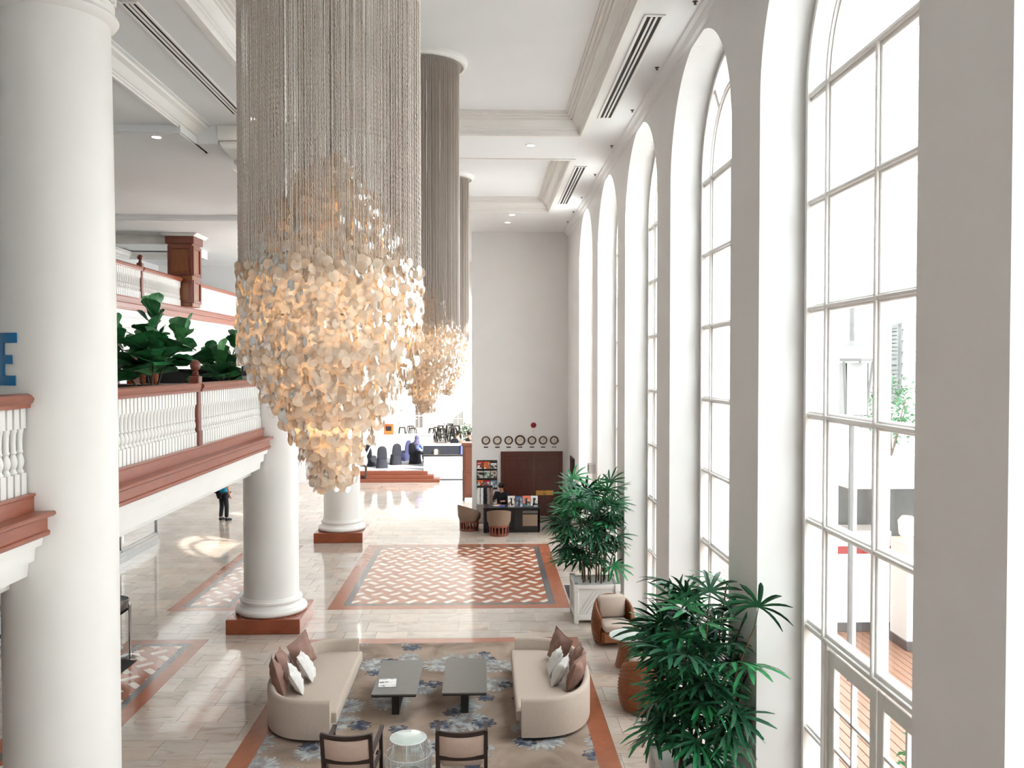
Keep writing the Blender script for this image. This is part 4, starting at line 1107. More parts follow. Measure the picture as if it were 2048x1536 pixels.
# ---- floor mats and stanchion
m = MB(); m.cbox(1.86, 2.7, 18.5, 20.2, .001, .012, .004); tag(m.build('floor_mat', 'carpet_mat'), 'black floor mat beside the farther planter', 'mat')
t = thing('stanchion', 'chrome rope stanchion with a round base right of the nearest column', 'stanchion', (-6.32, 15.5, 0))
m = MB(); m.lathe([(.001, 0), (.17, 0), (.17, .012), (.12, .03), (.04, .045), (.03, .06), (.001, .06)], 28); m.build('base', 'chrome', t, smooth=40)
m = MB(); m.lathe([(.001, .05), (.024, .05), (.024, .88), (.03, .885), (.03, .94), (.026, .955), (.001, .955)], 16); m.build('pole', 'chrome', t, smooth=40)
m = MB(); m.tube([(-.03, 0, .86), (-.25, -.02, .70), (-.5, -.05, .63), (-.8, -.1, .70), (-1.1, -.15, .86)], .02, 8); m.build('rope', 'black_cloth', t, smooth='all')
m = MB(); m.cbox(-7.35, -6.12, 14.0, 15.28, .003, .014, .003); tag(m.build('floor_mat', 'carpet_mat'), 'black floor mat in front of the rope stanchion', 'mat')
t = thing('pedestal_bowl', 'dark bowl-shaped stand half hidden behind the nearest column', 'stand', (-6.78, 15.9, 0))
m = MB(); m.lathe([(.001, 0), (.16, 0), (.16, .02), (.03, .05), (.025, .55), (.1, .62), (.24, .74), (.28, .92), (.26, .92), (.22, .76), (.001, .66)], 24); m.build('bowl_stand', 'steel', t, smooth=40)
# ================================================================ PEOPLE
def skin(name, pts, edges, m, parent, sub=1):
    me = bpy.data.meshes.new(name); me.from_pydata([p[0] for p in pts], edges, [])
    ob = bpy.data.objects.new(name, me); COL.objects.link(ob)
    md = ob.modifiers.new('skin', 'SKIN'); md.use_smooth_shade = True
    sv = me.skin_vertices[0].data
    for i, p in enumerate(pts):
        r = p[1]; sv[i].radius = r if isinstance(r, tuple) else (r, r); sv[i].use_root = (i == 0)
    s2 = ob.modifiers.new('sub', 'SUBSURF'); s2.levels = sub; s2.render_levels = sub
    dg = bpy.context.evaluated_depsgraph_get(); ev = ob.evaluated_get(dg); new = bpy.data.meshes.new_from_object(ev)
    new.polygons.foreach_set('use_smooth', [True] * len(new.polygons))
    bpy.data.objects.remove(ob); new.materials.clear(); return place(name, new, m, parent)
def person(label, loc, rz, J, top, bottom, hair=None, scarf=None, sleeves=True, longs=True):
    """J: joints in local metres; +y is where the person looks"""
    t = thing('person', label, 'person', loc, rz, group='people in the hotel')
    V = lambda k: Vector(J[k])
    names = ['pelvis', 'waist', 'chest', 'neck', 'head0', 'head1']; rad_ = {'pelvis': (.115, .085), 'waist': (.11, .08), 'chest': (.135, .09), 'neck': .055, 'head0': (.072, .085), 'head1': (.07, .085)}
    pts = [(J[n], rad_[n]) for n in names]; ed = [(i, i + 1) for i in range(5)]
    for s in ('l', 'r'):
        b = len(pts); pts += [(J[s + 'sh'], .058), (J[s + 'el'], .043), (J[s + 'wr'], .03), (J[s + 'hand'], (.036, .02))]; ed += [(2, b), (b, b + 1), (b + 1, b + 2), (b + 2, b + 3)]
        hd = (V(s + 'hand') - V(s + 'wr')).normalized(); side = hd.orthogonal().normalized()
        for q, (off, ln) in enumerate(((-.024, .062), (-.008, .075), (.008, .072), (.024, .055))):
            c = len(pts); p0 = V(s + 'hand') + side * off; pts += [(tuple(p0 + hd * ln * .55), .009), (tuple(p0 + hd * ln - Vector((0, 0, .01))), .008)]; ed += [(b + 3, c), (c, c + 1)]
        c = len(pts); p0 = V(s + 'wr').lerp(V(s + 'hand'), .4); tb = side.cross(hd) * .04; pts += [(tuple(p0 + tb), .011), (tuple(p0 + tb + hd * .035), .009)]; ed += [(b + 2, c), (c, c + 1)]
        b = len(pts); pts += [(J[s + 'hip'], .085), (J[s + 'kn'], .058), (J[s + 'an'], .042), (J[s + 'toe'], (.042, .03))]; ed += [(0, b), (b, b + 1), (b + 1, b + 2), (b + 2, b + 3)]
    skin('body', pts, ed, 'skin', t, 1)
    # shirt
    hem = .13 if J['pelvis'][2] > .8 else .03
    sp = [(J['waist'], (.16, .122)), (tuple(V('pelvis') + Vector((0, 0, .0))), (.178, .138)), (J['chest'], (.18, .125)), (tuple(V('chest').lerp(V('neck'), .7)), .075), (tuple(V('pelvis') - Vector((0, 0, hem))), (.185, .142))]; se = [(0, 1), (0, 2), (2, 3), (1, 4)]
    for s in ('l', 'r'):
        b = len(sp); el = V(s + 'el'); sp += [(J[s + 'sh'], .074), (tuple(V(s + 'sh').lerp(el, .75)) if not sleeves else J[s + 'el'], .06)]; se += [(2, b), (b, b + 1)]
        if sleeves: sp.append((tuple(el.lerp(V(s + 'wr'), .92)), .045)); se.append((b + 1, b + 2))
    skin('shirt', sp, se, top, t, 1)
    bp = [(J['pelvis'], (.172, .13))]; be = []
    for s in ('l', 'r'):
        b = len(bp); bp += [(J[s + 'hip'], .105), (J[s + 'kn'], .078), (tuple(V(s + 'kn').lerp(V(s + 'an'), .93)), .066)]; be += [(0, b), (b, b + 1), (b + 1, b + 2)]
    skin('trousers', bp, be, bottom, t, 1)
    for s in ('l', 'r'):
        an, to = V(s + 'an'), V(s + 'toe'); m = MB(); m.sphere(tuple(an.lerp(to, .55) + Vector((0, 0, .0))), .05, 10, 6, (1, 1, .8)); d = (to - an); 
        m = MB(); m.tube([tuple(an + Vector((0, -.03, -.02))), tuple(an.lerp(to, .5) + Vector((0, 0, .0))), tuple(to + d.normalized() * .05)], [.052, .05, .036], 8); m.build('shoe', 'cloth_dark', t, smooth='all')
    h = (V('head0') + V('head1')) / 2; up = (V('head1') - V('neck')).normalized(); f = V('look') - h if 'look' in J else Vector((0, 1, 0)); f = (f - up * f.dot(up)).normalized(); rt = f.cross(up)
    face = MB()
    for sx in (-1, 1): face.sphere(tuple(h + f * .083 + rt * sx * .032 + up * .012), .012, 8, 5)
    face.build('eyes', 'hair_black', t, smooth='all')
    nose = MB(); nose.tube([tuple(h + f * .082 + up * .01), tuple(h + f * .106 - up * .025), tuple(h + f * .085 - up * .034)], [.008, .014, .008], 6); nose.build('nose', 'skin', t, smooth='all')
    mo = MB(); mo.tube([tuple(h + f * .083 - rt * .022 - up * .06), tuple(h + f * .09 - up * .06), tuple(h + f * .083 + rt * .022 - up * .06)], .007, 5); mo.build('mouth', 'red_gloss', t, smooth='all')
    for sx in (-1, 1):
        e = MB(); e.sphere(tuple(h + rt * sx * .084 - up * .01), .024, 8, 6, (.5, .8, 1.2)); e.build('ear', 'skin', t, smooth='all')
    if scarf:
        m = MB(); m.sphere(tuple(h + up * .02 - f * .022), .118, 16, 10, (1, 1.02, 1.1)); n0 = len(m.v); m.lathe([(.10, .05), (.13, -.06), (.19, -.17), (.21, -.2)], 18, tuple(h - up * .06 - f * .02), cap=False); m.build('headscarf', scarf, t, smooth='all')
    if hair:
        m = MB(); m.sphere(tuple(h + up * .035 - f * .022), .106, 16, 10, (1, 1, 1)); 
        if hair == 'long': m.sphere(tuple(h - f * .055 - up * .03), .098, 14, 10, (1, .75, 1.25))
        m.build('hair', 'hair_black', t, smooth='all')
    return t
STAND = dict(pelvis=(0, 0, .93), waist=(0, 0, 1.1), chest=(0, .01, 1.32), neck=(0, .0, 1.48), head0=(0, .02, 1.57), head1=(0, .03, 1.66), look=(0, 1, 1.6),
    lsh=(-.19, 0, 1.40), lel=(-.25, -.03, 1.13), lwr=(-.25, .05, .90), lhand=(-.25, .08, .82), rsh=(.19, 0, 1.40), rel=(.25, -.02, 1.13), rwr=(.26, .05, .89), rhand=(.26, .08, .81),
    lhip=(-.09, 0, .88), lkn=(-.10, .03, .48), lan=(-.11, -.02, .07), ltoe=(-.12, .11, .04), rhip=(.09, 0, .88), rkn=(.12, .05, .48), ran=(.14, .02, .07), rtoe=(.16, .15, .04))
SIT = dict(pelvis=(0, 0, .52), waist=(0, .0, .68), chest=(0, .03, .90), neck=(0, .05, 1.06), head0=(0, .08, 1.15), head1=(0, .10, 1.24), look=(0, 1.0, 1.1),
    lsh=(-.19, .03, .98), lel=(-.24, .12, .73), lwr=(-.14, .34, .76), lhand=(-.10, .42, .77), rsh=(.19, .03, .98), rel=(.24, .12, .73), rwr=(.14, .34, .76), rhand=(.10, .42, .77),
    lhip=(-.10, .03, .50), lkn=(-.13, .44, .50), lan=(-.13, .46, .09), ltoe=(-.13, .59, .04), rhip=(.10, .03, .50), rkn=(.13, .44, .50), ran=(.13, .46, .09), rtoe=(.13, .59, .04))
pg = person('person in a turquoise T-shirt and black trousers carrying a black bag, far left', (-8.72, 29.0, 0), rad(-35), STAND, 'shirt_blue', 'cloth_dark', hair='short', sleeves=False)
m = MB(); m.sphere((-.16, -.20, 1.15), .19, 14, 10, (1.0, .72, 1.15)); m.tube([(-.2, -.14, 1.28), (-.13, .1, 1.38), (-.05, .05, 1.42)], .018, 6)
t = thing('shoulder_bag', 'black bag slung on the back of the turquoise-shirted person', 'bag', (-8.72, 29.0, 0), rad(-35)); m.build('bag_body', 'cloth_dark', t, smooth='all')

# ================================================================ CONCIERGE CORNER
# double door
d = thing('door_1', None, None, (1.60, 29.6, 0)); d['kind'] = 'structure'; d['label'] = 'dark red-brown panelled double door in the end wall'
for a, b in ((-1.06, -.92), (.92, 1.06)): m = MB(); m.cbox(a, b, -.08, .0, 0, 2.22, .01); m.build('door_jamb', 'door_wood', d)
m = MB(); m.cbox(-.92, .92, -.08, 0, 2.06, 2.22, .01); m.build('door_head', 'door_wood', d)
for s in (-1, 1):
    a, b = (-.92, -.005) if s < 0 else (.005, .92)
    lf = thing('door_leaf', None, None, (0, 0, 0)); lf.parent = d
    m = MB(); m.cbox(a, b, -.045, -.005, .01, 2.06, .006); m.build('leaf_board', 'door_wood', lf)
    xm = (a + b) / 2
    for (p, q) in ((a + .12, xm - .05), (xm + .05, b - .12)):
        for z0, z1 in ((.15, .75), (.87, 1.45), (1.57, 1.95)):
            m = MB(); m.cbox(p, q, -.062, -.045, z0, z1, .012); m.cbox(p + .05, q - .05, -.07, -.06, z0 + .05, z1 - .05, .01); m.build('raised_panel', 'door_wood', lf)
for s in (-1, 1):
    m = MB(); m.cbox(.44 + s * .155 - .145, .44 + s * .155 + .145, -.082, -.062, .72, .88, .004); o = m.build('brass_plate', 'brass', d)
m = MB(); m.sphere((.44, -.085, .80), .06, 12, 8, (1, .4, 1)); m.build('brass_emblem', 'brass', d, smooth='all')
# clocks
for k, (x, s, lab) in enumerate([(.03, 1, 'leftmost of the seven wall clocks'), (.42, 1, 'second wall clock from the left'), (.81, 1, 'wall clock just left of the largest clock'), (1.20, 1.22, 'largest wall clock, in the middle of the row'),
                            (1.61, 1, 'wall clock just right of the largest clock'), (1.99, 1, 'second wall clock from the right'), (2.37, 1, 'rightmost of the seven wall clocks')]):
    t = thing('wall_clock', lab + ' on the end wall', 'clock', (x, 29.6, 2.60), group='row of world clocks')
    def facing(mb, name, mt, smooth=40):
        me = mb.mesh(name, smooth=smooth); return place(name, me, mt, t, (0, 0, 0), (rad(90), 0, 0))
    m = MB(); m.lathe([(.105 * s, 0), (.145 * s, 0), (.148 * s, .02), (.135 * s, .04), (.115 * s, .036), (.105 * s, .022)], 36, cap=False); facing(m, 'rim', 'clock_rim')
    m = MB(); m.lathe([(.001, .016), (.108 * s, .016)], 36, cap=False); facing(m, 'dial', 'clock_face')
    for h in range(12):
        a = 2 * pi * h / 12; m = MB(); m.bar((.082 * s * cos(a), .082 * s * sin(a), .018), (.1 * s * cos(a), .1 * s * sin(a), .018), .006, .003); facing(m, 'hour_mark', 'black_paint', False)
    hh = (.3 + k * .9, pi * .5 - .6)
    for a, l in ((hh[0], .055), (pi / 2 - .55, .085)): m = MB(); m.bar((0, 0, .021), (l * s * cos(a), l * s * sin(a), .021), .008, .003); facing(m, 'hand', 'black_paint', False)
    p = MB(); p.cbox(x - .075, x + .075, 29.585, 29.6, 2.345, 2.385, .003); tag(p.build('clock_plaque', 'clock_rim' if k < 6 else 'cloth_grey'), 'small name plaque under the ' + lab, 'plaque', 'plaques under the clocks')
t = thing('fire_bell', 'small round red alarm bell high on the end wall', 'alarm bell', (1.66, 29.6, 3.12))
m = MB(); m.lathe([(.001, .07), (.04, .068), (.08, .045), (.095, .01), (.085, 0), (.001, 0)], 24); o = place('bell_dome', m.mesh('bell_dome', smooth=50), 'red_gloss', t, (0, 0, 0), (rad(90), 0, 0))
m = MB(); m.cbox(-.03, .03, -.03, 0, -.26, -.17, .005); m.build('bell_box', 'white_enamel', t)
# magazine rack with nine magazines
t = thing('magazine_rack', 'wall rack of three shelves left of the double door', 'magazine rack', (.065, 29.594, .94))
m = MB(); m.cbox(-.35, .35, -.02, 0, 0, .98, .004); m.build('rack_back', 'dark_wood', t)
for k in range(3): m = MB(); m.cbox(-.35, .35, -.075, -.02, .32 * k - .005, .32 * k + .02, .004); m.cbox(-.35, .35, -.08, -.072, .32 * k + .015, .32 * k + .055, .002); m.build('rack_ledge', 'dark_wood', t)
PAL = [[(214, 60, 50), (60, 50, 48), (236, 230, 226), (120, 60, 50)], [(222, 96, 40), (240, 220, 200), (150, 120, 100), (230, 140, 60)], [(50, 50, 52), (210, 206, 200), (110, 100, 98), (240, 238, 234)],
       [(196, 196, 192), (70, 66, 66), (130, 110, 104), (40, 40, 44)], [(206, 210, 200), (70, 110, 88), (150, 170, 160), (60, 60, 60)], [(200, 180, 160), (120, 70, 50), (70, 80, 70), (220, 214, 206)],
       [(240, 110, 40), (206, 200, 196), (90, 96, 110), (60, 56, 56)], [(190, 40, 60), (120, 130, 150), (226, 200, 180), (70, 66, 70)], [(110, 130, 150), (60, 66, 80), (190, 196, 200), (226, 226, 222)]]
WORDS = ['top left', 'top middle', 'top right', 'middle left', 'centre', 'middle right', 'bottom left', 'bottom middle', 'bottom right']
for k in range(9):
    c, r = k % 3, k // 3; mn = magazine_mat('cover_%d' % k, PAL[k], k + 3)
    t = thing('magazine', WORDS[k] + ' magazine in the rack left of the double door', 'magazine', (.065 + (c - 1) * .228, 29.52, .94 + .32 * (2 - r) + .02), group='magazines in the wall rack')
    m = MB(); m.cbox(-.105, .105, -.006, .006, 0, .285, .001); m.build('cover', mn, t, smooth=False); t.rotation_euler = (rad(-6), 0, 0)
# concierge desk
t = thing('concierge_desk', 'black concierge desk with a beige inset panel in front of the double door', 'desk', (.80, 26.7, 0))
m = MB(); m.cbox(-.86, .95, -.12, .62, .74, .78, .006); m.build('desk_top', 'black_lacquer', t)
m = MB(); m.cbox(.12, .90, -.06, .0, .04, .74, .006); m.build('front_panel', 'black_lacquer', t)
m = MB(); m.cbox(-.80, .12, .10, .16, .04, .74, .006); m.build('front_panel', 'black_lacquer', t)
m = MB(); m.cbox(.36, .82, -.075, -.058, .20, .56, .008); m.build('beige_inset', 'taupe_fabric', t)
m = MB(); m.cbox(.36, .82, -.075, -.058, .60, .68, .006); m.build('desk_plate', 'table_top', t)
for x in (-.82, .86): m = MB(); m.cbox(x - .03, x + .03, -.06, .58, 0, .74, .006); m.build('end_panel', 'black_lacquer', t)
m = MB(); m.cbox(-.80, .86, -.05, .02, .0, .06, .004); m.build('kick_rail', 'black_lacquer', t)
def tub_chair(x, y, rz, label):
    """barrel chair: slatted drum base, upholstered tub; local +y is the front"""
    t = thing('barrel_chair', label, 'armchair', (x, y, 0), rz, group='barrel chairs at the concierge desk')
    for z0, z1, r in ((0, .07, .30), (.27, .33, .31)):
        m = MB(); m.lathe([(r - .03, z0), (r, z0), (r + .005, (z0 + z1) / 2), (r, z1), (r - .03, z1), (r - .03, z0)], 28, cap=False); m.build('base_ring', 'newel_wood', t, smooth=40)
    for k in range(16):
        a = 2 * pi * k / 16; m = MB(); m.bar((.285 * cos(a), .285 * sin(a), .06), (.295 * cos(a), .295 * sin(a), .28), .045, .02); m.build('base_slat', 'newel_wood', t)
    m = MB(); n = 36; vs = []; F = []
    prof = [(0, .31, 0), (0, .36, .3), (0, .37, 1), (.3, .375, 1), (.7, .34, 1), (1, .31, .95), (1, .28, 0)]
    for k in range(n + 1):
        a = rad(-230) + rad(280) * k / n; w = sin(pi * k / n); top = .50 + .30 * w ** .8
        for u, r, zz in prof: vs.append((r * cos(a), r * sin(a), .33 + (top - .33) * zz + (.015 if 0 < u < 1 else 0)))
    q = len(prof)
    for k in range(n):
        for j in range(q - 1): p = k * q + j; F.append((p, p + q, p + q + 1, p + 1))
    F.append(tuple(range(q))); F.append(tuple(n * q + j for j in range(q))[::-1]); m.add(vs, F); m.build('tub_back', 'taupe_fabric', t, smooth=50)
    m = MB(); m.lathe([(.001, .33), (.30, .33), (.31, .36), (.30, .44), (.25, .47), (.001, .475)], 28); m.build('seat', 'taupe_fabric', t, smooth=40)
tub_chair(.42, 26.28, rad(0), 'brown barrel chair in front of the concierge desk, seen from behind')
tub_chair(-.50, 27.1, rad(-60), 'brown barrel chair at the left end of the concierge desk')
person('person in dark clothes sitting behind the concierge desk', (.55, 28.35, 0), rad(165), SIT, 'cloth_dark', 'cloth_dark', hair='short')
t = thing('office_chair', 'dark chair under the concierge behind the desk', 'chair', (.55, 28.42, 0), rad(165))
m = MB(); m.cbox(-.24, .24, -.22, .24, .36, .42, .02); m.build('seat', 'black_cloth', t); m = MB(); m.cbox(-.22, .22, -.27, -.22, .45, .90, .02); m.build('backrest', 'black_cloth', t)
for sx in (-1, 1):
    for sy in (-1, 1): m = MB(); m.bar((sx * .2, sy * .19, 0), (sx * .19, sy * .18, .36), .03, .03); m.build('leg', 'black_paint', t)
DP = [[(226, 222, 216), (206, 200, 192), (120, 80, 70), (236, 232, 226)], [(70, 90, 130), (130, 150, 150), (90, 90, 140), (200, 210, 214)], [(240, 120, 80), (90, 140, 150), (60, 90, 100), (244, 150, 110)], [(222, 220, 218), (206, 204, 202), (60, 60, 64), (232, 230, 228)]]
for k, lab in enumerate(('cream brochure leaning at the left of the desk display', 'blue brochure, second in the desk display', 'orange-topped brochure, third in the desk display', 'white brochure at the right end of the desk display')):
    mn = magazine_mat('brochure_%d' % k, DP[k], k + 20)
    t = thing('brochure', lab, 'brochure', (.80 + .02 + k * .235, 26.80 - (.05 if k == 1 else 0), .782), rad((3, -4, 2, -2)[k]), group='brochures standing on the desk')
    m = MB(); m.cbox(-.112, .112, -.006, .006, 0, .33, .002); o = m.build('cover', mn, t); o.rotation_euler = (rad(-10), 0, 0)
    m = MB(); m.prism([(0, 0), (.12, 0), (.0, .26)], 'x', -.02, .02); m.build('easel_back', 'black_paint', t)
for k, (x, y, c, lab) in enumerate([(.35, 26.95, 'paper', 'white leaflets fanned on the concierge desk'), (.52, 26.85, 'blue_cloth', 'blue leaflet lying at the front of the concierge desk'), (.42, 27.1, 'orange_paint', 'orange leaflet propped on the concierge desk')]):
    t = thing('leaflet_stack', lab, 'leaflets', (x, y, .782), rad(20 + 30 * k), group='leaflets on the desk')
    for q in range(3): m = MB(); m.cbox(-.1, .1, -.07, .07, q * .008, q * .008 + .006, .001); o = m.build('leaflet', c, t); o.rotation_euler = (0, 0, rad(14 * q))
# brochure carousel left of the desk
t = thing('brochure_stand', 'grey floor stand full of leaflets left of the concierge desk', 'brochure stand', (.0, 28.4, 0))
m = MB(); m.cbox(-.28, .28, -.16, .16, 0, .62, .02); m.build('stand_base', 'cloth_grey', t)
m = MB(); m.bar((0, .05, .6), (0, .12, 1.2), .5, .03); m.build('stand_back', 'black_paint', t)
for k in range(15):
    c, r = k % 5, k // 5; m = MB(); m.cbox(-.045, .045, -.004, .004, 0, .2, .001); o = m.build('leaflet', ('paper', 'cloth_dark', 'mauve_fabric', 'paper', 'cloth_grey')[(k * 3) % 5], t); o.location = (-.22 + .11 * c, -.10 + .06 * r, .62 + .16 * r); o.rotation_euler = (rad(-20), 0, rad(random.uniform(-9, 9)))
# wall screen, box and bracket on the window wall
t = thing('wall_screen', 'dark framed screen on the window wall beside the end wall', 'screen', (2.85, 27.9, 1.25)); m = MB(); m.cbox(-.05, 0, -.55, .55, 0, .95, .01); m.build('screen_frame', 'dark_wood', t); m = MB(); m.box(-.054, -.05, -.5, .5, .05, .9); m.build('screen_panel', 'screen_dark', t)
t = thing('wall_box', 'small white box fixed to the window wall above the farther palm', 'wall box', (2.85, 22.35, 2.38)); m = MB(); m.cbox(-.17, 0, -.16, .16, 0, .25, .015); m.build('box_body', 'white_enamel', t); m = MB(); m.cbox(-.178, -.168, -.12, .12, .04, .21, .004); m.build('box_front', 'cloth_grey', t)
t = thing('wall_bracket', 'thin dark wire bracket on the window wall above the farther palm', 'bracket', (2.85, 18.05, 2.3)); m = MB(); m.tube([(0, .3, .22), (-.12, .3, .22), (-.12, -.35, .22), (0, -.35, .22)], .008, 5); m.tube([(-.12, .3, .22), (-.12, .3, -.06)], .008, 5); m.sphere((-.12, -.3, .0), .05, 10, 6); m.tube([(-.12, -.3, .22), (-.12, -.3, 0)], .006, 5); m.build('bracket_wire', 'black_paint', t)
# wooden cabinet round the corner
t = thing('wooden_cabinet', 'tall carved wooden cabinet at the left edge of the end wall', 'cabinet', (-.40, 33.2, 0))
m = MB(); m.cbox(-.46, .46, -.3, .3, .12, 2.16, .02); m.build('cabinet_body', 'cabinet_wood', t)
m = MB(); m.cbox(-.50, .50, -.34, .34, 2.1, 2.22, .02); m.build('cornice', 'cabinet_wood', t)
for s in (-1, 1):
    for z0, z1 in ((.2, 1.05), (1.12, 2.05)): m = MB(); m.cbox(min(s * .02, s * .43), max(s * .02, s * .43), -.325, -.3, z0, z1, .01); m.cbox(min(s * .08, s * .37), max(s * .08, s * .37), -.335, -.32, z0 + .08, z1 - .08, .01); m.build('cabinet_door', 'cabinet_wood', t)
    for sy in (-1, 1): m = MB(); m.lathe([(.03, 0), (.05, .03), (.035, .08), (.05, .12)], 12, (s * .42, sy * .26, 0)); m.build('foot', 'dark_wood', t, smooth=40)

# ================================================================ TERRACE RESTAURANT
PZ = .45; UZ = .9
mb = MB(); mb.box(-12, 4.5, 38.8, 47.8, -.2, PZ); struct('floor_terrace', mb, 'grey_carpet', 'grey carpeted restaurant platform')
mb = MB(); mb.box(-12, 4.5, 47.8, 54.4, -.2, UZ); struct('floor_terrace_upper', mb, 'cream_stone', 'pale upper restaurant platform')
mb = MB(); mb.box(-20, 12, 38.5, 60, -.4, -.2); struct('floor_ground', mb, 'exterior_paint')
st = thing('terrace_steps', 'red-brown wooden steps up to the restaurant', 'steps', (-4.6, 38.4, 0))
for k in range(3):
    m = MB(); m.cbox(-2.25, 2.6 - .28 * k, -.28 + .22 * k, .40, .15 * k, .15 * k + .15, .012); m.build('step', 'step_wood', st)
mb = MB(); mb.box(-12, 4.5, 54.4, 54.7, 0, 9.5); struct('wall_terrace', mb, 'exterior_paint', 'bright white restaurant wall with sconces')
mb = MB(); mb.box(-12.3, -12, 38.5, 54.7, 0, 9.5); mb.box(4.5, 4.8, 38.5, 54.7, 0, 6.8); struct('wall_terrace_side', mb, 'exterior_paint'); mb = MB(); mb.box(-12.3, 4.8, 38.5, 54.7, 9.5, 9.7); struct('ceiling_added_shade', mb, 'exterior_paint')  # unseen roof added to dim the terrace; right wall height tuned for light
# half wall with black cap
t = thing('half_wall', 'low white wall with a black capping beside the steps', 'half wall', (-1.0, 38.9, 0))
m = MB(); m.prism([(-1.75, .0), (2.8, 0), (2.8, 1.08), (-1.75, 1.08)], 'y', -.09, .09)
m.build('wall_panel', 'exterior_paint', t); m = MB(); m.cbox(-1.80, 2.8, -.13, .13, 1.08, 1.15, .01); m.build('capping', 'black_paint', t)
m = MB(); m.box(-1.75, 2.8, -.105, -.09, 0, .06); m.build('skirting', 'black_paint', t)
for k in range(2): m = MB(); m.cbox(-2.05 - .25 * k + 0, -1.75 - .25 * k, -.09, .09, 0, .38 - .16 * k, .01); m.build('stepped_end', 'exterior_paint', t)
t = thing('handrail_post', 'steel handrail with a dark post standing on the restaurant steps', 'handrail', (-5.25, 38.22, .15)); m = MB(); m.cbox(-.045, .045, -.04, .04, 0, 1.05, .008); m.build('post', 'dark_wood', t); m = MB(); m.tube([(0, -.05, 1.0), (.12, .5, 1.35), (.2, .9, 1.4)], .035, 8); m.build('rail', 'chrome', t, smooth='all')
def covered_chair(x, y, z, rz, m_, label):
    t = thing('covered_chair', label, 'chair', (x, y, z), rz, group='restaurant chairs in fitted covers'); 
    m = MB(); vs = []; F = []; n = 16
    def ring(w, d, z_, yo): return [(w * (abs(cos(a)) ** .6) * (1 if cos(a) > 0 else -1), yo + d * (abs(sin(a)) ** .6) * (1 if sin(a) > 0 else -1), z_) for a in [2 * pi * k / n for k in range(n)]]
    R_ = [ring(.28, .28, 0, 0), ring(.24, .24, .3, 0), ring(.23, .23, .46, 0), ring(.2, .2, .48, 0)]
    vs = sum(R_, []); F = [(a * n + k, a * n + (k + 1) % n, (a + 1) * n + (k + 1) % n, (a + 1) * n + k) for a in range(3) for k in range(n)] + [tuple(3 * n + k for k in range(n))]
    m.add(vs, F); m.build('skirt_cover', m_, t, smooth=50)
    m = MB(); R_ = [ring(.23, .05, .44, -.19), ring(.23, .05, .7, -.22), ring(.20, .045, .9, -.25), ring(.13, .04, .99, -.26), ring(.05, .02, 1.02, -.265)]
    m.add(sum(R_, []), [(a * n + k, a * n + (k + 1) % n, (a + 1) * n + (k + 1) % n, (a + 1) * n + k) for a in range(4) for k in range(n)] + [tuple(4 * n + k for k in range(n))]); m.build('back_cover', m_, t, smooth=50)
    for k in range(n // 2): pass
for k, (x, y, rz, mt, lab) in enumerate([(-4.75, 39.9, 10, 'black_cloth', 'nearest black-covered chair on the restaurant platform'), (-4.25, 41.2, 20, 'black_cloth', 'black-covered chair behind the nearest one in the restaurant'), (-4.0, 42.9, 60, 'navy_cloth', 'navy-covered chair behind the two black ones'),
        (-3.35, 41.5, -25, 'black_cloth', 'black-covered chair in which the headscarfed guest sits'), (-5.35, 40.6, -30, 'black_cloth', 'black-covered chair left of the handrail'), (-1.55, 43.5, 180, 'black_cloth', 'black-covered chair behind the long restaurant table')]):
    covered_chair(x, y, PZ, rad(rz), mt, lab)
def cloth_table(x, y, z, w, d, h, mt, mb_, label):
    t = thing('restaurant_table', label, 'table', (x, y, z), group='restaurant tables'); m = MB(); m.cbox(-w, w, -d, d, h - .03, h, .01); m.build('table_top', mt, t)
    m = MB(); m.cbox(-w + .02, w - .02, -d + .02, d - .02, .25, h - .03, .01); m.build('table_skirt', mb_, t)
    for sx in (-1, 1):
        for sy in (-1, 1): m = MB(); m.cbox(sx * (w - .1) - .03, sx * (w - .1) + .03, sy * (d - .1) - .03, sy * (d - .1) + .03, 0, .3, .005); m.build('leg', 'black_paint', t)
cloth_table(-1.75, 40.7, PZ, 1.15, .45, 1.0, 'exterior_paint', 'black_cloth', 'long restaurant table with black skirt and glowing lantern in front')
cloth_table(-5.0, 42.2, PZ, .55, .5, .74, 'white_enamel', 'white_enamel', 'white restaurant table among the covered chairs')
t = thing('table_lantern', 'round glowing lantern hung on the black table skirt', 'lantern', (-2.28, 40.2, 1.0))
m = MB(); m.cbox(-.07, .07, -.03, .03, 0, .26, .02); m.build('glass', 'lantern_glow', t); m = MB(); m.lathe([(.13, -.02), (.14, 0), (.13, .02)], 20, cap=False); o = place('hoop', m.mesh('hoop', smooth=50), 'brass', t, (0, 0, .13), (rad(90), 0, 0))
t = thing('draped_cloth', 'blue and white cloth draped over the right end of the black table', 'cloth', (-.85, 40.35, .85)); m = MB(); vs = []; F = []
for i in range(9):
    for j in range(7): vs.append((-.3 + .075 * i, -.12 + .01 * sin(3 * i + j), .6 - .09 * j + .03 * sin(i * 1.3)))
for i in range(8):
    for j in range(6): a = i * 7 + j; F.append((a, a + 1, a + 8, a + 7))
m.add(vs, F); o = m.build('cloth_sheet', 'blue_cloth', t, smooth='all'); md = o.modifiers.new('thick', 'SOLIDIFY'); md.thickness = .02
t = thing('service_counter', 'white service counter on the restaurant platform', 'counter', (-4.3, 47.0, PZ)); m = MB(); m.cbox(-1.55, 1.45, -.35, .35, .08, .92, .01); m.build('counter_body', 'exterior_paint', t); m = MB(); m.cbox(-1.6, 1.5, -.4, .4, .92, .97, .01); m.build('counter_top', 'exterior_grey', t); m = MB(); m.box(-1.5, 1.4, -.33, .33, 0, .08); m.build('plinth', 'step_wood', t)
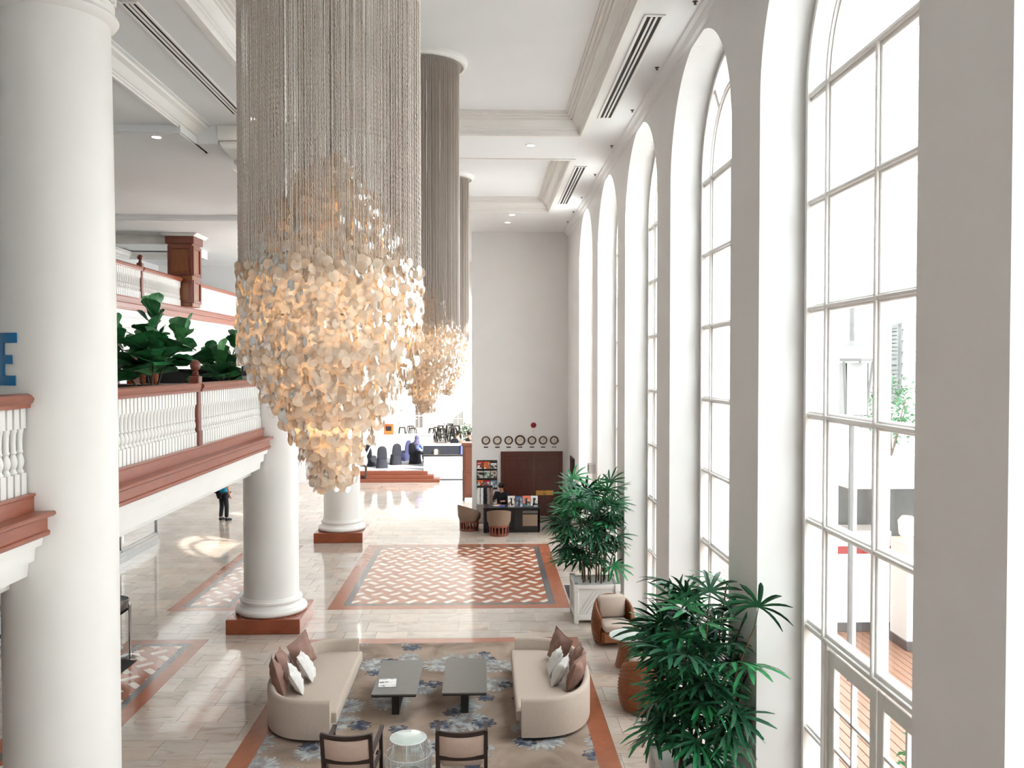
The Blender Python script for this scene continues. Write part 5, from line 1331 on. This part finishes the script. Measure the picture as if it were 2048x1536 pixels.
t = thing('terrace_steps', 'small pair of red-brown steps beside the white counter', 'steps', (-2.42, 47.5, PZ))
for k in range(3): m = MB(); m.cbox(-.32, .32, -.26 + .2 * k, .3, .15 * k, .15 * k + .15, .01); m.build('step', 'step_wood', t)
t = thing('orange_machine', 'orange box on the white service counter, left end', 'machine', (-5.2, 47.0, PZ + .97)); m = MB(); m.cbox(-.25, .25, -.2, .2, 0, .55, .02); m.build('machine_body', 'orange_paint', t); m = MB(); m.cbox(-.15, .15, -.22, -.19, .2, .45, .01); m.build('machine_panel', 'black_paint', t)
def stool(x, y, rz, label):
    t = thing('bar_stool', label, 'stool', (x, y, UZ), rz, group='black metal bar stools')
    m = MB(); m.cbox(-.17, .17, -.17, .17, .70, .76, .02); m.build('seat', 'black_paint', t)
    for sx in (-1, 1):
        for sy in (-1, 1): m = MB(); m.bar((sx * .23, sy * .23, 0), (sx * .14, sy * .14, .71), .045, .045); m.build('leg', 'black_paint', t)
    for sx in (-1, 1):
        m = MB(); m.bar((sx * .20, -.2, .24), (sx * .20, .2, .24), .02, .03); m.build('stretcher', 'black_paint', t)
        m = MB(); m.bar((-.2, sx * .20, .24), (.2, sx * .20, .24), .02, .03); m.build('stretcher', 'black_paint', t)
R = random.Random(4)
SL = ['frontmost left', 'frontmost middle', 'frontmost right', 'second-row left', 'second-row right', 'third-row left', 'third-row middle', 'third-row right', 'rearmost']
for k, (x, y) in enumerate([(-2.95, 48.3), (-2.35, 48.2), (-1.75, 48.3), (-2.75, 49.3), (-1.85, 49.3), (-2.6, 50.4), (-2.1, 50.9), (-1.65, 50.4), (-2.1, 52.0)]): stool(x, y, R.uniform(-.3, .3), SL[k] + ' black stool of the group right of the steps')
for k, (x, y) in enumerate([(-4.05, 48.6), (-4.7, 49.2), (-5.4, 48.8), (-5.5, 50.0), (-4.3, 50.2), (-5.7, 51.2)]): stool(x, y, R.uniform(-.3, .3), SL[k] + ' black stool of the group behind the white counter')
def high_table(x, y, label):
    t = thing('high_table', label, 'bar table', (x, y, UZ), group='white round bar tables'); m = MB(); m.lathe([(.001, 1.04), (.36, 1.04), (.37, 1.055), (.36, 1.07), (.001, 1.07)], 28); m.build('round_top', 'exterior_grey', t, smooth=40)
    m = MB(); m.lathe([(.001, 0), (.24, 0), (.24, .02), (.03, .05), (.03, 1.04)], 20); m.build('pedestal', 'exterior_grey', t, smooth=40)
for x, y, l in ((-2.3, 48.8, 'nearest'), (-2.15, 50.1, 'middle'), (-2.5, 52.8, 'farthest')): high_table(x, y, l + ' white bar table among the right-hand stools')
for x, y, l in ((-4.95, 49.85, 'nearer'), (-4.4, 51.9, 'farther')): high_table(x, y, l + ' white bar table behind the service counter')
for k, x in enumerate((-5.25, -3.12)):
    t = thing('wall_sconce', ('left' if k == 0 else 'right') + ' copper wall sconce on the white restaurant wall', 'sconce', (x, 54.4, 2.35), group='restaurant wall sconces'); m = MB(); m.lathe([(.02, 0), (.11, .02), (.13, .12), (.13, .5), (.10, .55), (.001, .55)], 16); o = m.build('shade', 'sconce_glow', t, smooth=40); o.location = (0, -.13, 0); m = MB(); m.cbox(-.06, .06, -.13, 0, -.05, .03, .01); m.build('bracket', 'dark_wood', t)
def terrace_window(n, x, w, z0, z1, rows, mtl):
    t = thing('window_%d' % n, None, None, (x, 54.4, 0)); t['kind'] = 'structure'; t['label'] = 'white framed window in the restaurant wall'
    m = MB()
    for a, b in ((-w - .1, -w), (w, w + .1)): m.cbox(a, b, -.06, 0, z0 - .1, z1 + .1, .01)
    for a, b in ((z0 - .1, z0), (z1, z1 + .1)): m.cbox(-w, w, -.06, 0, a, b, .01)
    m.build('frame', 'exterior_paint', t); m = MB(); m.cbox(-.02, .02, -.045, 0, z0, z1, .005); m.build('mullion', 'exterior_paint', t)
    for r in range(rows):
        for s in (0, 1):
            a, b = (-w, 0) if s == 0 else (0, w); h = (z1 - z0) / rows; m = MB(); m.box(a + .03, b - .03, -.02, -.005, z0 + h * r + .03, z0 + h * (r + 1) - .03); m.build('pane', mtl, t)
terrace_window(9, -1.7, .34, 1.35, 3.2, 4, 'exterior_grey')
terrace_window(10, -4.15, .24, 1.2, 3.55, 3, 'slate')
person('woman with black hair in a white top sitting at the far right restaurant table', (-1.45, 44.9, PZ), rad(-80), SIT, 'cloth_white', 'cloth_grey', hair='long', sleeves=False)
person('person in a navy headscarf and patterned top sitting on a black-covered chair', (-3.3, 41.55, PZ), rad(-28), SIT, 'blue_cloth', 'cloth_dark', scarf='scarf_navy')
person('person in dark clothes at the right edge of the restaurant, beside the end wall', (-.75, 44.2, PZ), rad(60), SIT, 'cloth_dark', 'cloth_dark', hair='short')
for x, y, rz, l in ((-1.45, 44.85, -80, 'white chair under the woman in the white top'), (-.75, 44.15, 60, 'dark chair under the person beside the end wall')): covered_chair(x, y, PZ, rad(rz), 'cloth_white' if x < -1 else 'black_cloth', l)
cloth_table(-.45, 45.3, PZ, .4, .4, .74, 'white_enamel', 'white_enamel', 'small white table in front of the woman in the white top')
def bush(x, y, z, r, n, label, mt='bush_leaf', seed=1, group='plants outside'):
    t = thing('shrub', label, 'shrub', (x, y, z), group=group); Rr = random.Random(seed)
    m = MB()
    for k in range(5): a = 2 * pi * k / 5; m.tube([(0, 0, 0), (.3 * r * cos(a), .3 * r * sin(a), r), (.5 * r * cos(a), .5 * r * sin(a), 1.6 * r)], .02, 5, r2=.008)
    m.build('stem', 'fig_stem', t)
    m = MB()
    for k in range(n):
        u = Rr.random() ** .4 * r; th = Rr.uniform(0, 2 * pi); ph = math.acos(Rr.uniform(-1, 1)); c = Vector((u * sin(ph) * cos(th), u * sin(ph) * sin(th), 1.3 * r + u * cos(ph)))
        M4 = Matrix.Translation(c) @ Euler((Rr.uniform(-1, 1), Rr.uniform(-1, 1), Rr.uniform(0, 6.28))).to_matrix().to_4x4(); l = .14 * Rr.uniform(.7, 1.3)
        m.add([M4 @ Vector(p) for p in ((0, 0, 0), (l * .5, l * .22, .01), (l, 0, -.02), (l * .5, -l * .22, .01))], [(0, 1, 2, 3)])
    o = m.build('foliage', mt, t); o['kind'] = 'stuff'
bush(-.95, 46.5, UZ, .5, 260, 'green shrub behind the woman in the white top', 'bush_leaf', 2, None)

# ================================================================ GALLERY BAR
t = thing('gallery_bar', 'dark bar counter with a green panel behind the fig tree', 'bar', (-7.2, 17.2, 3.85))
m = MB(); m.cbox(-1.2, 1.1, -.35, .35, 0, .92, .02); m.build('bar_body', 'black_lacquer', t); m = MB(); m.cbox(-1.25, 1.15, -.42, .4, .92, .97, .01); m.build('bar_top', 'dark_wood', t); m = MB(); m.cbox(.1, 1.0, -.37, -.34, .45, .88, .005); m.build('green_panel', 'green_panel', t)
for k, (x, c) in enumerate([(-6.95, 'amber_glass'), (-6.7, 'amber_glass'), (-6.45, 'amber_glass'), (-7.2, 'white_enamel')]):
    t = thing('bottle', ('second', 'third', 'rightmost', 'pale leftmost')[k] + ' bottle standing on the gallery bar', 'bottle', (x, 17.15, 4.82), group='bottles on the gallery bar'); m = MB(); m.lathe([(.001, 0), (.05, 0), (.055, .02), (.055, .2), (.025, .27), (.02, .34)], 14); m.build('glass', c, t, smooth=40); m = MB(); m.lathe([(.022, .33), (.022, .37), (.001, .37)], 10); m.build('stopper', 'black_paint', t)
t = thing('gallery_sideboard', 'dark sideboard behind the smaller fig tree', 'sideboard', (-6.6, 21.0, 3.85) if False else (-5.9, 19.25, 3.85)); m = MB(); m.cbox(-1.6, .7, -.2, .2, .0, 1.2, .02); m.build('sideboard_body', 'black_lacquer', t); m = MB(); m.cbox(-1.65, .75, -.23, .23, 1.2, 1.25, .01); m.build('sideboard_top', 'dark_wood', t)

# ================================================================ GROUND FLOOR LEFT
sw = MB(); sw.box(-9.62, -9.5, 10, 25.4, 2.75, 3.05); struct('wall_shop', sw, 'trim_paint', 'white band over the glazed shop front')
t = thing('shop_front', 'grey metal-framed shop window on a stepped chrome plinth under the gallery', 'shop front', (-9.55, 18, 0))
m = MB(); m.box(-.1, .06, -8, 7.45, 0, .12); m.box(-.1, .03, -8, 7.43, .12, .26); m.build('chrome_plinth', 'steel', t)
for y in (7.38, 4.9, 2.4, 0, -2.5, -5, -7.5): m = MB(); m.cbox(-.05, .02, y - .035, y + .035, .26, 2.75, .005); m.build('window_post', 'steel', t)
m = MB(); m.cbox(-.05, .02, -8, 7.4, .26, .33, .005); m.build('bottom_rail', 'steel', t)
for y0, y1 in ((4.94, 7.34), (2.44, 4.86), (.04, 2.36), (-2.46, -.04), (-4.96, -2.54)): m = MB(); m.box(-.03, -.02, y0, y1, .33, 2.75); m.build('pane', 'window_glass', t)
mb = MB(); mb.box(-10.6, -10.5, 10, 25.4, 0, 3.05); struct('wall_shop_inner', mb, 'exterior_paint')
t = thing('reception_counter', 'dark reception counter with screens at the lower left edge', 'counter', (-7.9, 11.6, 0)); m = MB(); m.cbox(-.5, .5, -1.8, 1.6, .0, 1.05, .02); m.build('counter_body', 'cloth_grey', t); m = MB(); m.cbox(-.55, .58, -1.9, 1.7, 1.05, 1.1, .01); m.build('counter_top', 'black_lacquer', t)
t2 = thing('back_cabinet', 'tall black cabinet behind the reception counter', 'cabinet', (-9.0, 12.0, 0)); m = MB(); m.cbox(-.3, .3, -1.6, 1.6, 0, 2.2, .02); m.build('cabinet_body', 'black_lacquer', t2); m = MB(); m.cbox(.3, .32, -1.5, 1.5, 1.2, 2.0, .005); m.build('cabinet_door', 'screen_dark', t2)
for y, l in ((11.0, 'nearer'), (12.2, 'farther')): t = thing('monitor', l + ' screen on the reception counter', 'monitor', (-7.75, y, 1.1)); m = MB(); m.cbox(-.02, .02, -.27, .27, .12, .46, .008); m.build('screen', 'screen_dark', t); m = MB(); m.lathe([(.1, 0), (.1, .012), (.02, .02), (.018, .14)], 14); m.build('foot', 'black_paint', t)

# ================================================================ OUTSIDE THE WINDOWS
mb = MB(); mb.box(3.62, 60, -40, 38.5, -.6, -.16); mb.box(4.8, 60, 38.5, 120, -.6, -.16); struct('floor_garden', mb, 'exterior_paint', 'pale paving and ground outside')
dk = thing('floor_deck', None, None, (3.62, -2, -.16)); dk['kind'] = 'structure'; dk['label'] = 'pinkish timber deck outside the windows'
for k in range(34): m = MB(); m.cbox(.02 + .14 * k, .15 + .14 * k, 0, 30, 0, .06, .006); m.build('plank', 'deck_wood', dk)
b = thing('opposite_building', 'white clapboard wing with shutters across the courtyard outside', 'building', (10.2, 4, -.16))
m = MB(); m.box(0, 6, -34, 20.5, 0, 13.2); m.build('wall', 'exterior_paint', b); m = MB(); m.box(0, 1.5, -34, 4.2, 13.2, 19.5); m.build('added_sun_block', 'exterior_paint', b)  # wall height and unseen added top block keep sun off the near windows
for k in range(44): m = MB(); m.prism([(-.045, 0), (0, 0), (0, .27), (-.012, .27)], 'y', 2, 20.5); o = m.build('clapboard', 'exterior_paint', b); o.location = (0, 0, 1.0 + .275 * k)
for k in range(5): m = MB(); m.bar((-.25, 19 - k * 1.8, 9.4), (-.25, 16.6 - k * 1.8, 7.2), .14, .14); m.build('brace', 'exterior_paint', b)
for y in (17.4, 14.2, 11.0):
    s_ = MB(); s_.cbox(-.09, -.045, y - .62, y + .62, 4.4, 6.4, .01); w_ = s_.build('window_board', 'kiosk_shade', b)
    for d_ in (-1, 1):
        m = MB(); c0 = y + d_ * .33
        for a_, b_ in ((c0 - .30, c0 - .24), (c0 + .24, c0 + .30)): m.cbox(-.15, -.09, a_, b_, 4.45, 6.35, .006)
        for a_, b_ in ((4.45, 4.55), (6.25, 6.35), (5.36, 5.44)): m.cbox(-.15, -.09, c0 - .24, c0 + .24, a_, b_, .006)
        sh = m.build('shutter', 'shutter_paint', b)
        for q in range(18):
            zz = 4.6 + .095 * q
            if abs(zz - 5.4) < .07: continue
            m = MB(); m.bar((-.12, c0 - .24, zz), (-.12, c0 + .24, zz), .012, .075); m.build('shutter_slat', 'shutter_paint', sh)
t = thing('post_lantern', 'large grey lantern on a post outside the nearest arched window', 'lantern', (6.1, 14.2, 4.25))
m = MB()
for sx in (-1, 1):
    for sy in (-1, 1): m.bar((sx * .16, sy * .16, .1), (sx * .24, sy * .24, 1.0), .035, .035)
m.build('cage', 'lantern_metal', t); m = MB(); m.lathe([(.22, 1.0), (.36, 1.0), (.36, 1.05), (.12, 1.25), (.05, 1.34), (.05, 1.9)], 4); m.build('roof', 'lantern_metal', t); m = MB(); m.lathe([(.02, 0), (.18, .06), (.22, .12), (.001, .12)], 4); m.build('bottom', 'lantern_metal', t)
for sx, sy in ((1, 0), (-1, 0), (0, 1), (0, -1)): m = MB(); (m.box(sx * .2 - .004, sx * .2 + .004, -.17, .17, .12, .98) if sx else m.box(-.17, .17, sy * .2 - .004, sy * .2 + .004, .12, .98)); m.build('pane', 'lantern_pane', t)
m = MB(); m.tube([(0, 0, .03), (0, 0, -4.35)], .045, 8); m.build('lamp_post', 'lantern_metal', t)
t = thing('bar_kiosk', 'white outdoor bar with red-striped cabinets seen through the nearest window', 'kiosk', (8.0, 16.6, -.1))
for x, y, w_ in ((-.55, .6, .62), (.35, -.6, .55)):
    m = MB(); m.cbox(x - w_, x + w_, y - .35, y + .35, .16, 2.0, .02); c_ = m.build('cabinet', 'exterior_paint', t); m = MB(); m.cbox(x - w_ - .005, x + w_ + .005, y - .36, y + .36, 1.55, 1.70, .005); m.build('red_stripe', 'red_band', c_); m = MB(); m.cbox(x - w_ - .02, x + w_ + .02, y - .37, y + .37, 0, .18, .01); m.build('plinth', 'slate', c_)
m = MB(); m.box(-1.3, 1.6, 1.3, 1.5, 0, 3.1); m.build('back_wall', 'kiosk_shade', t); m = MB(); m.cbox(-1.6, 1.8, -1.6, 1.6, 3.1, 3.4, .03); m.build('awning_roof', 'exterior_paint', t)
for sx in (-1.45, 1.65): m = MB(); m.cbox(sx - .05, sx + .05, -1.5, -1.4, 0, 3.1, .01); m.build('post', 'exterior_paint', t)
t = thing('heat_lamp', 'small orange lamp glowing under the outdoor bar awning', 'lamp', (7.9, 15.9, 1.98)); m = MB(); m.lathe([(.1, 0), (.14, .05), (.16, .3), (.1, .38), (.001, .38)], 16); m.build('lamp_shade', 'sconce_glow', t, smooth=40)
bush(8.4, 17.6, 3.32, .75, 420, 'pale green foliage above the outdoor bar awning', 'bush_leaf', 3, 'plants outside')
for k, (x, y, r_) in enumerate(((5.0, 8.2, .42), (5.1, 9.4, .5), (5.2, 6.9, .45))): bush(x, y, -.1, r_, 220, ('middle', 'farthest', 'nearest')[k] + ' leafy potted shrub outside the glazed doors', 'bush_leaf', 20 + k, 'plants outside')
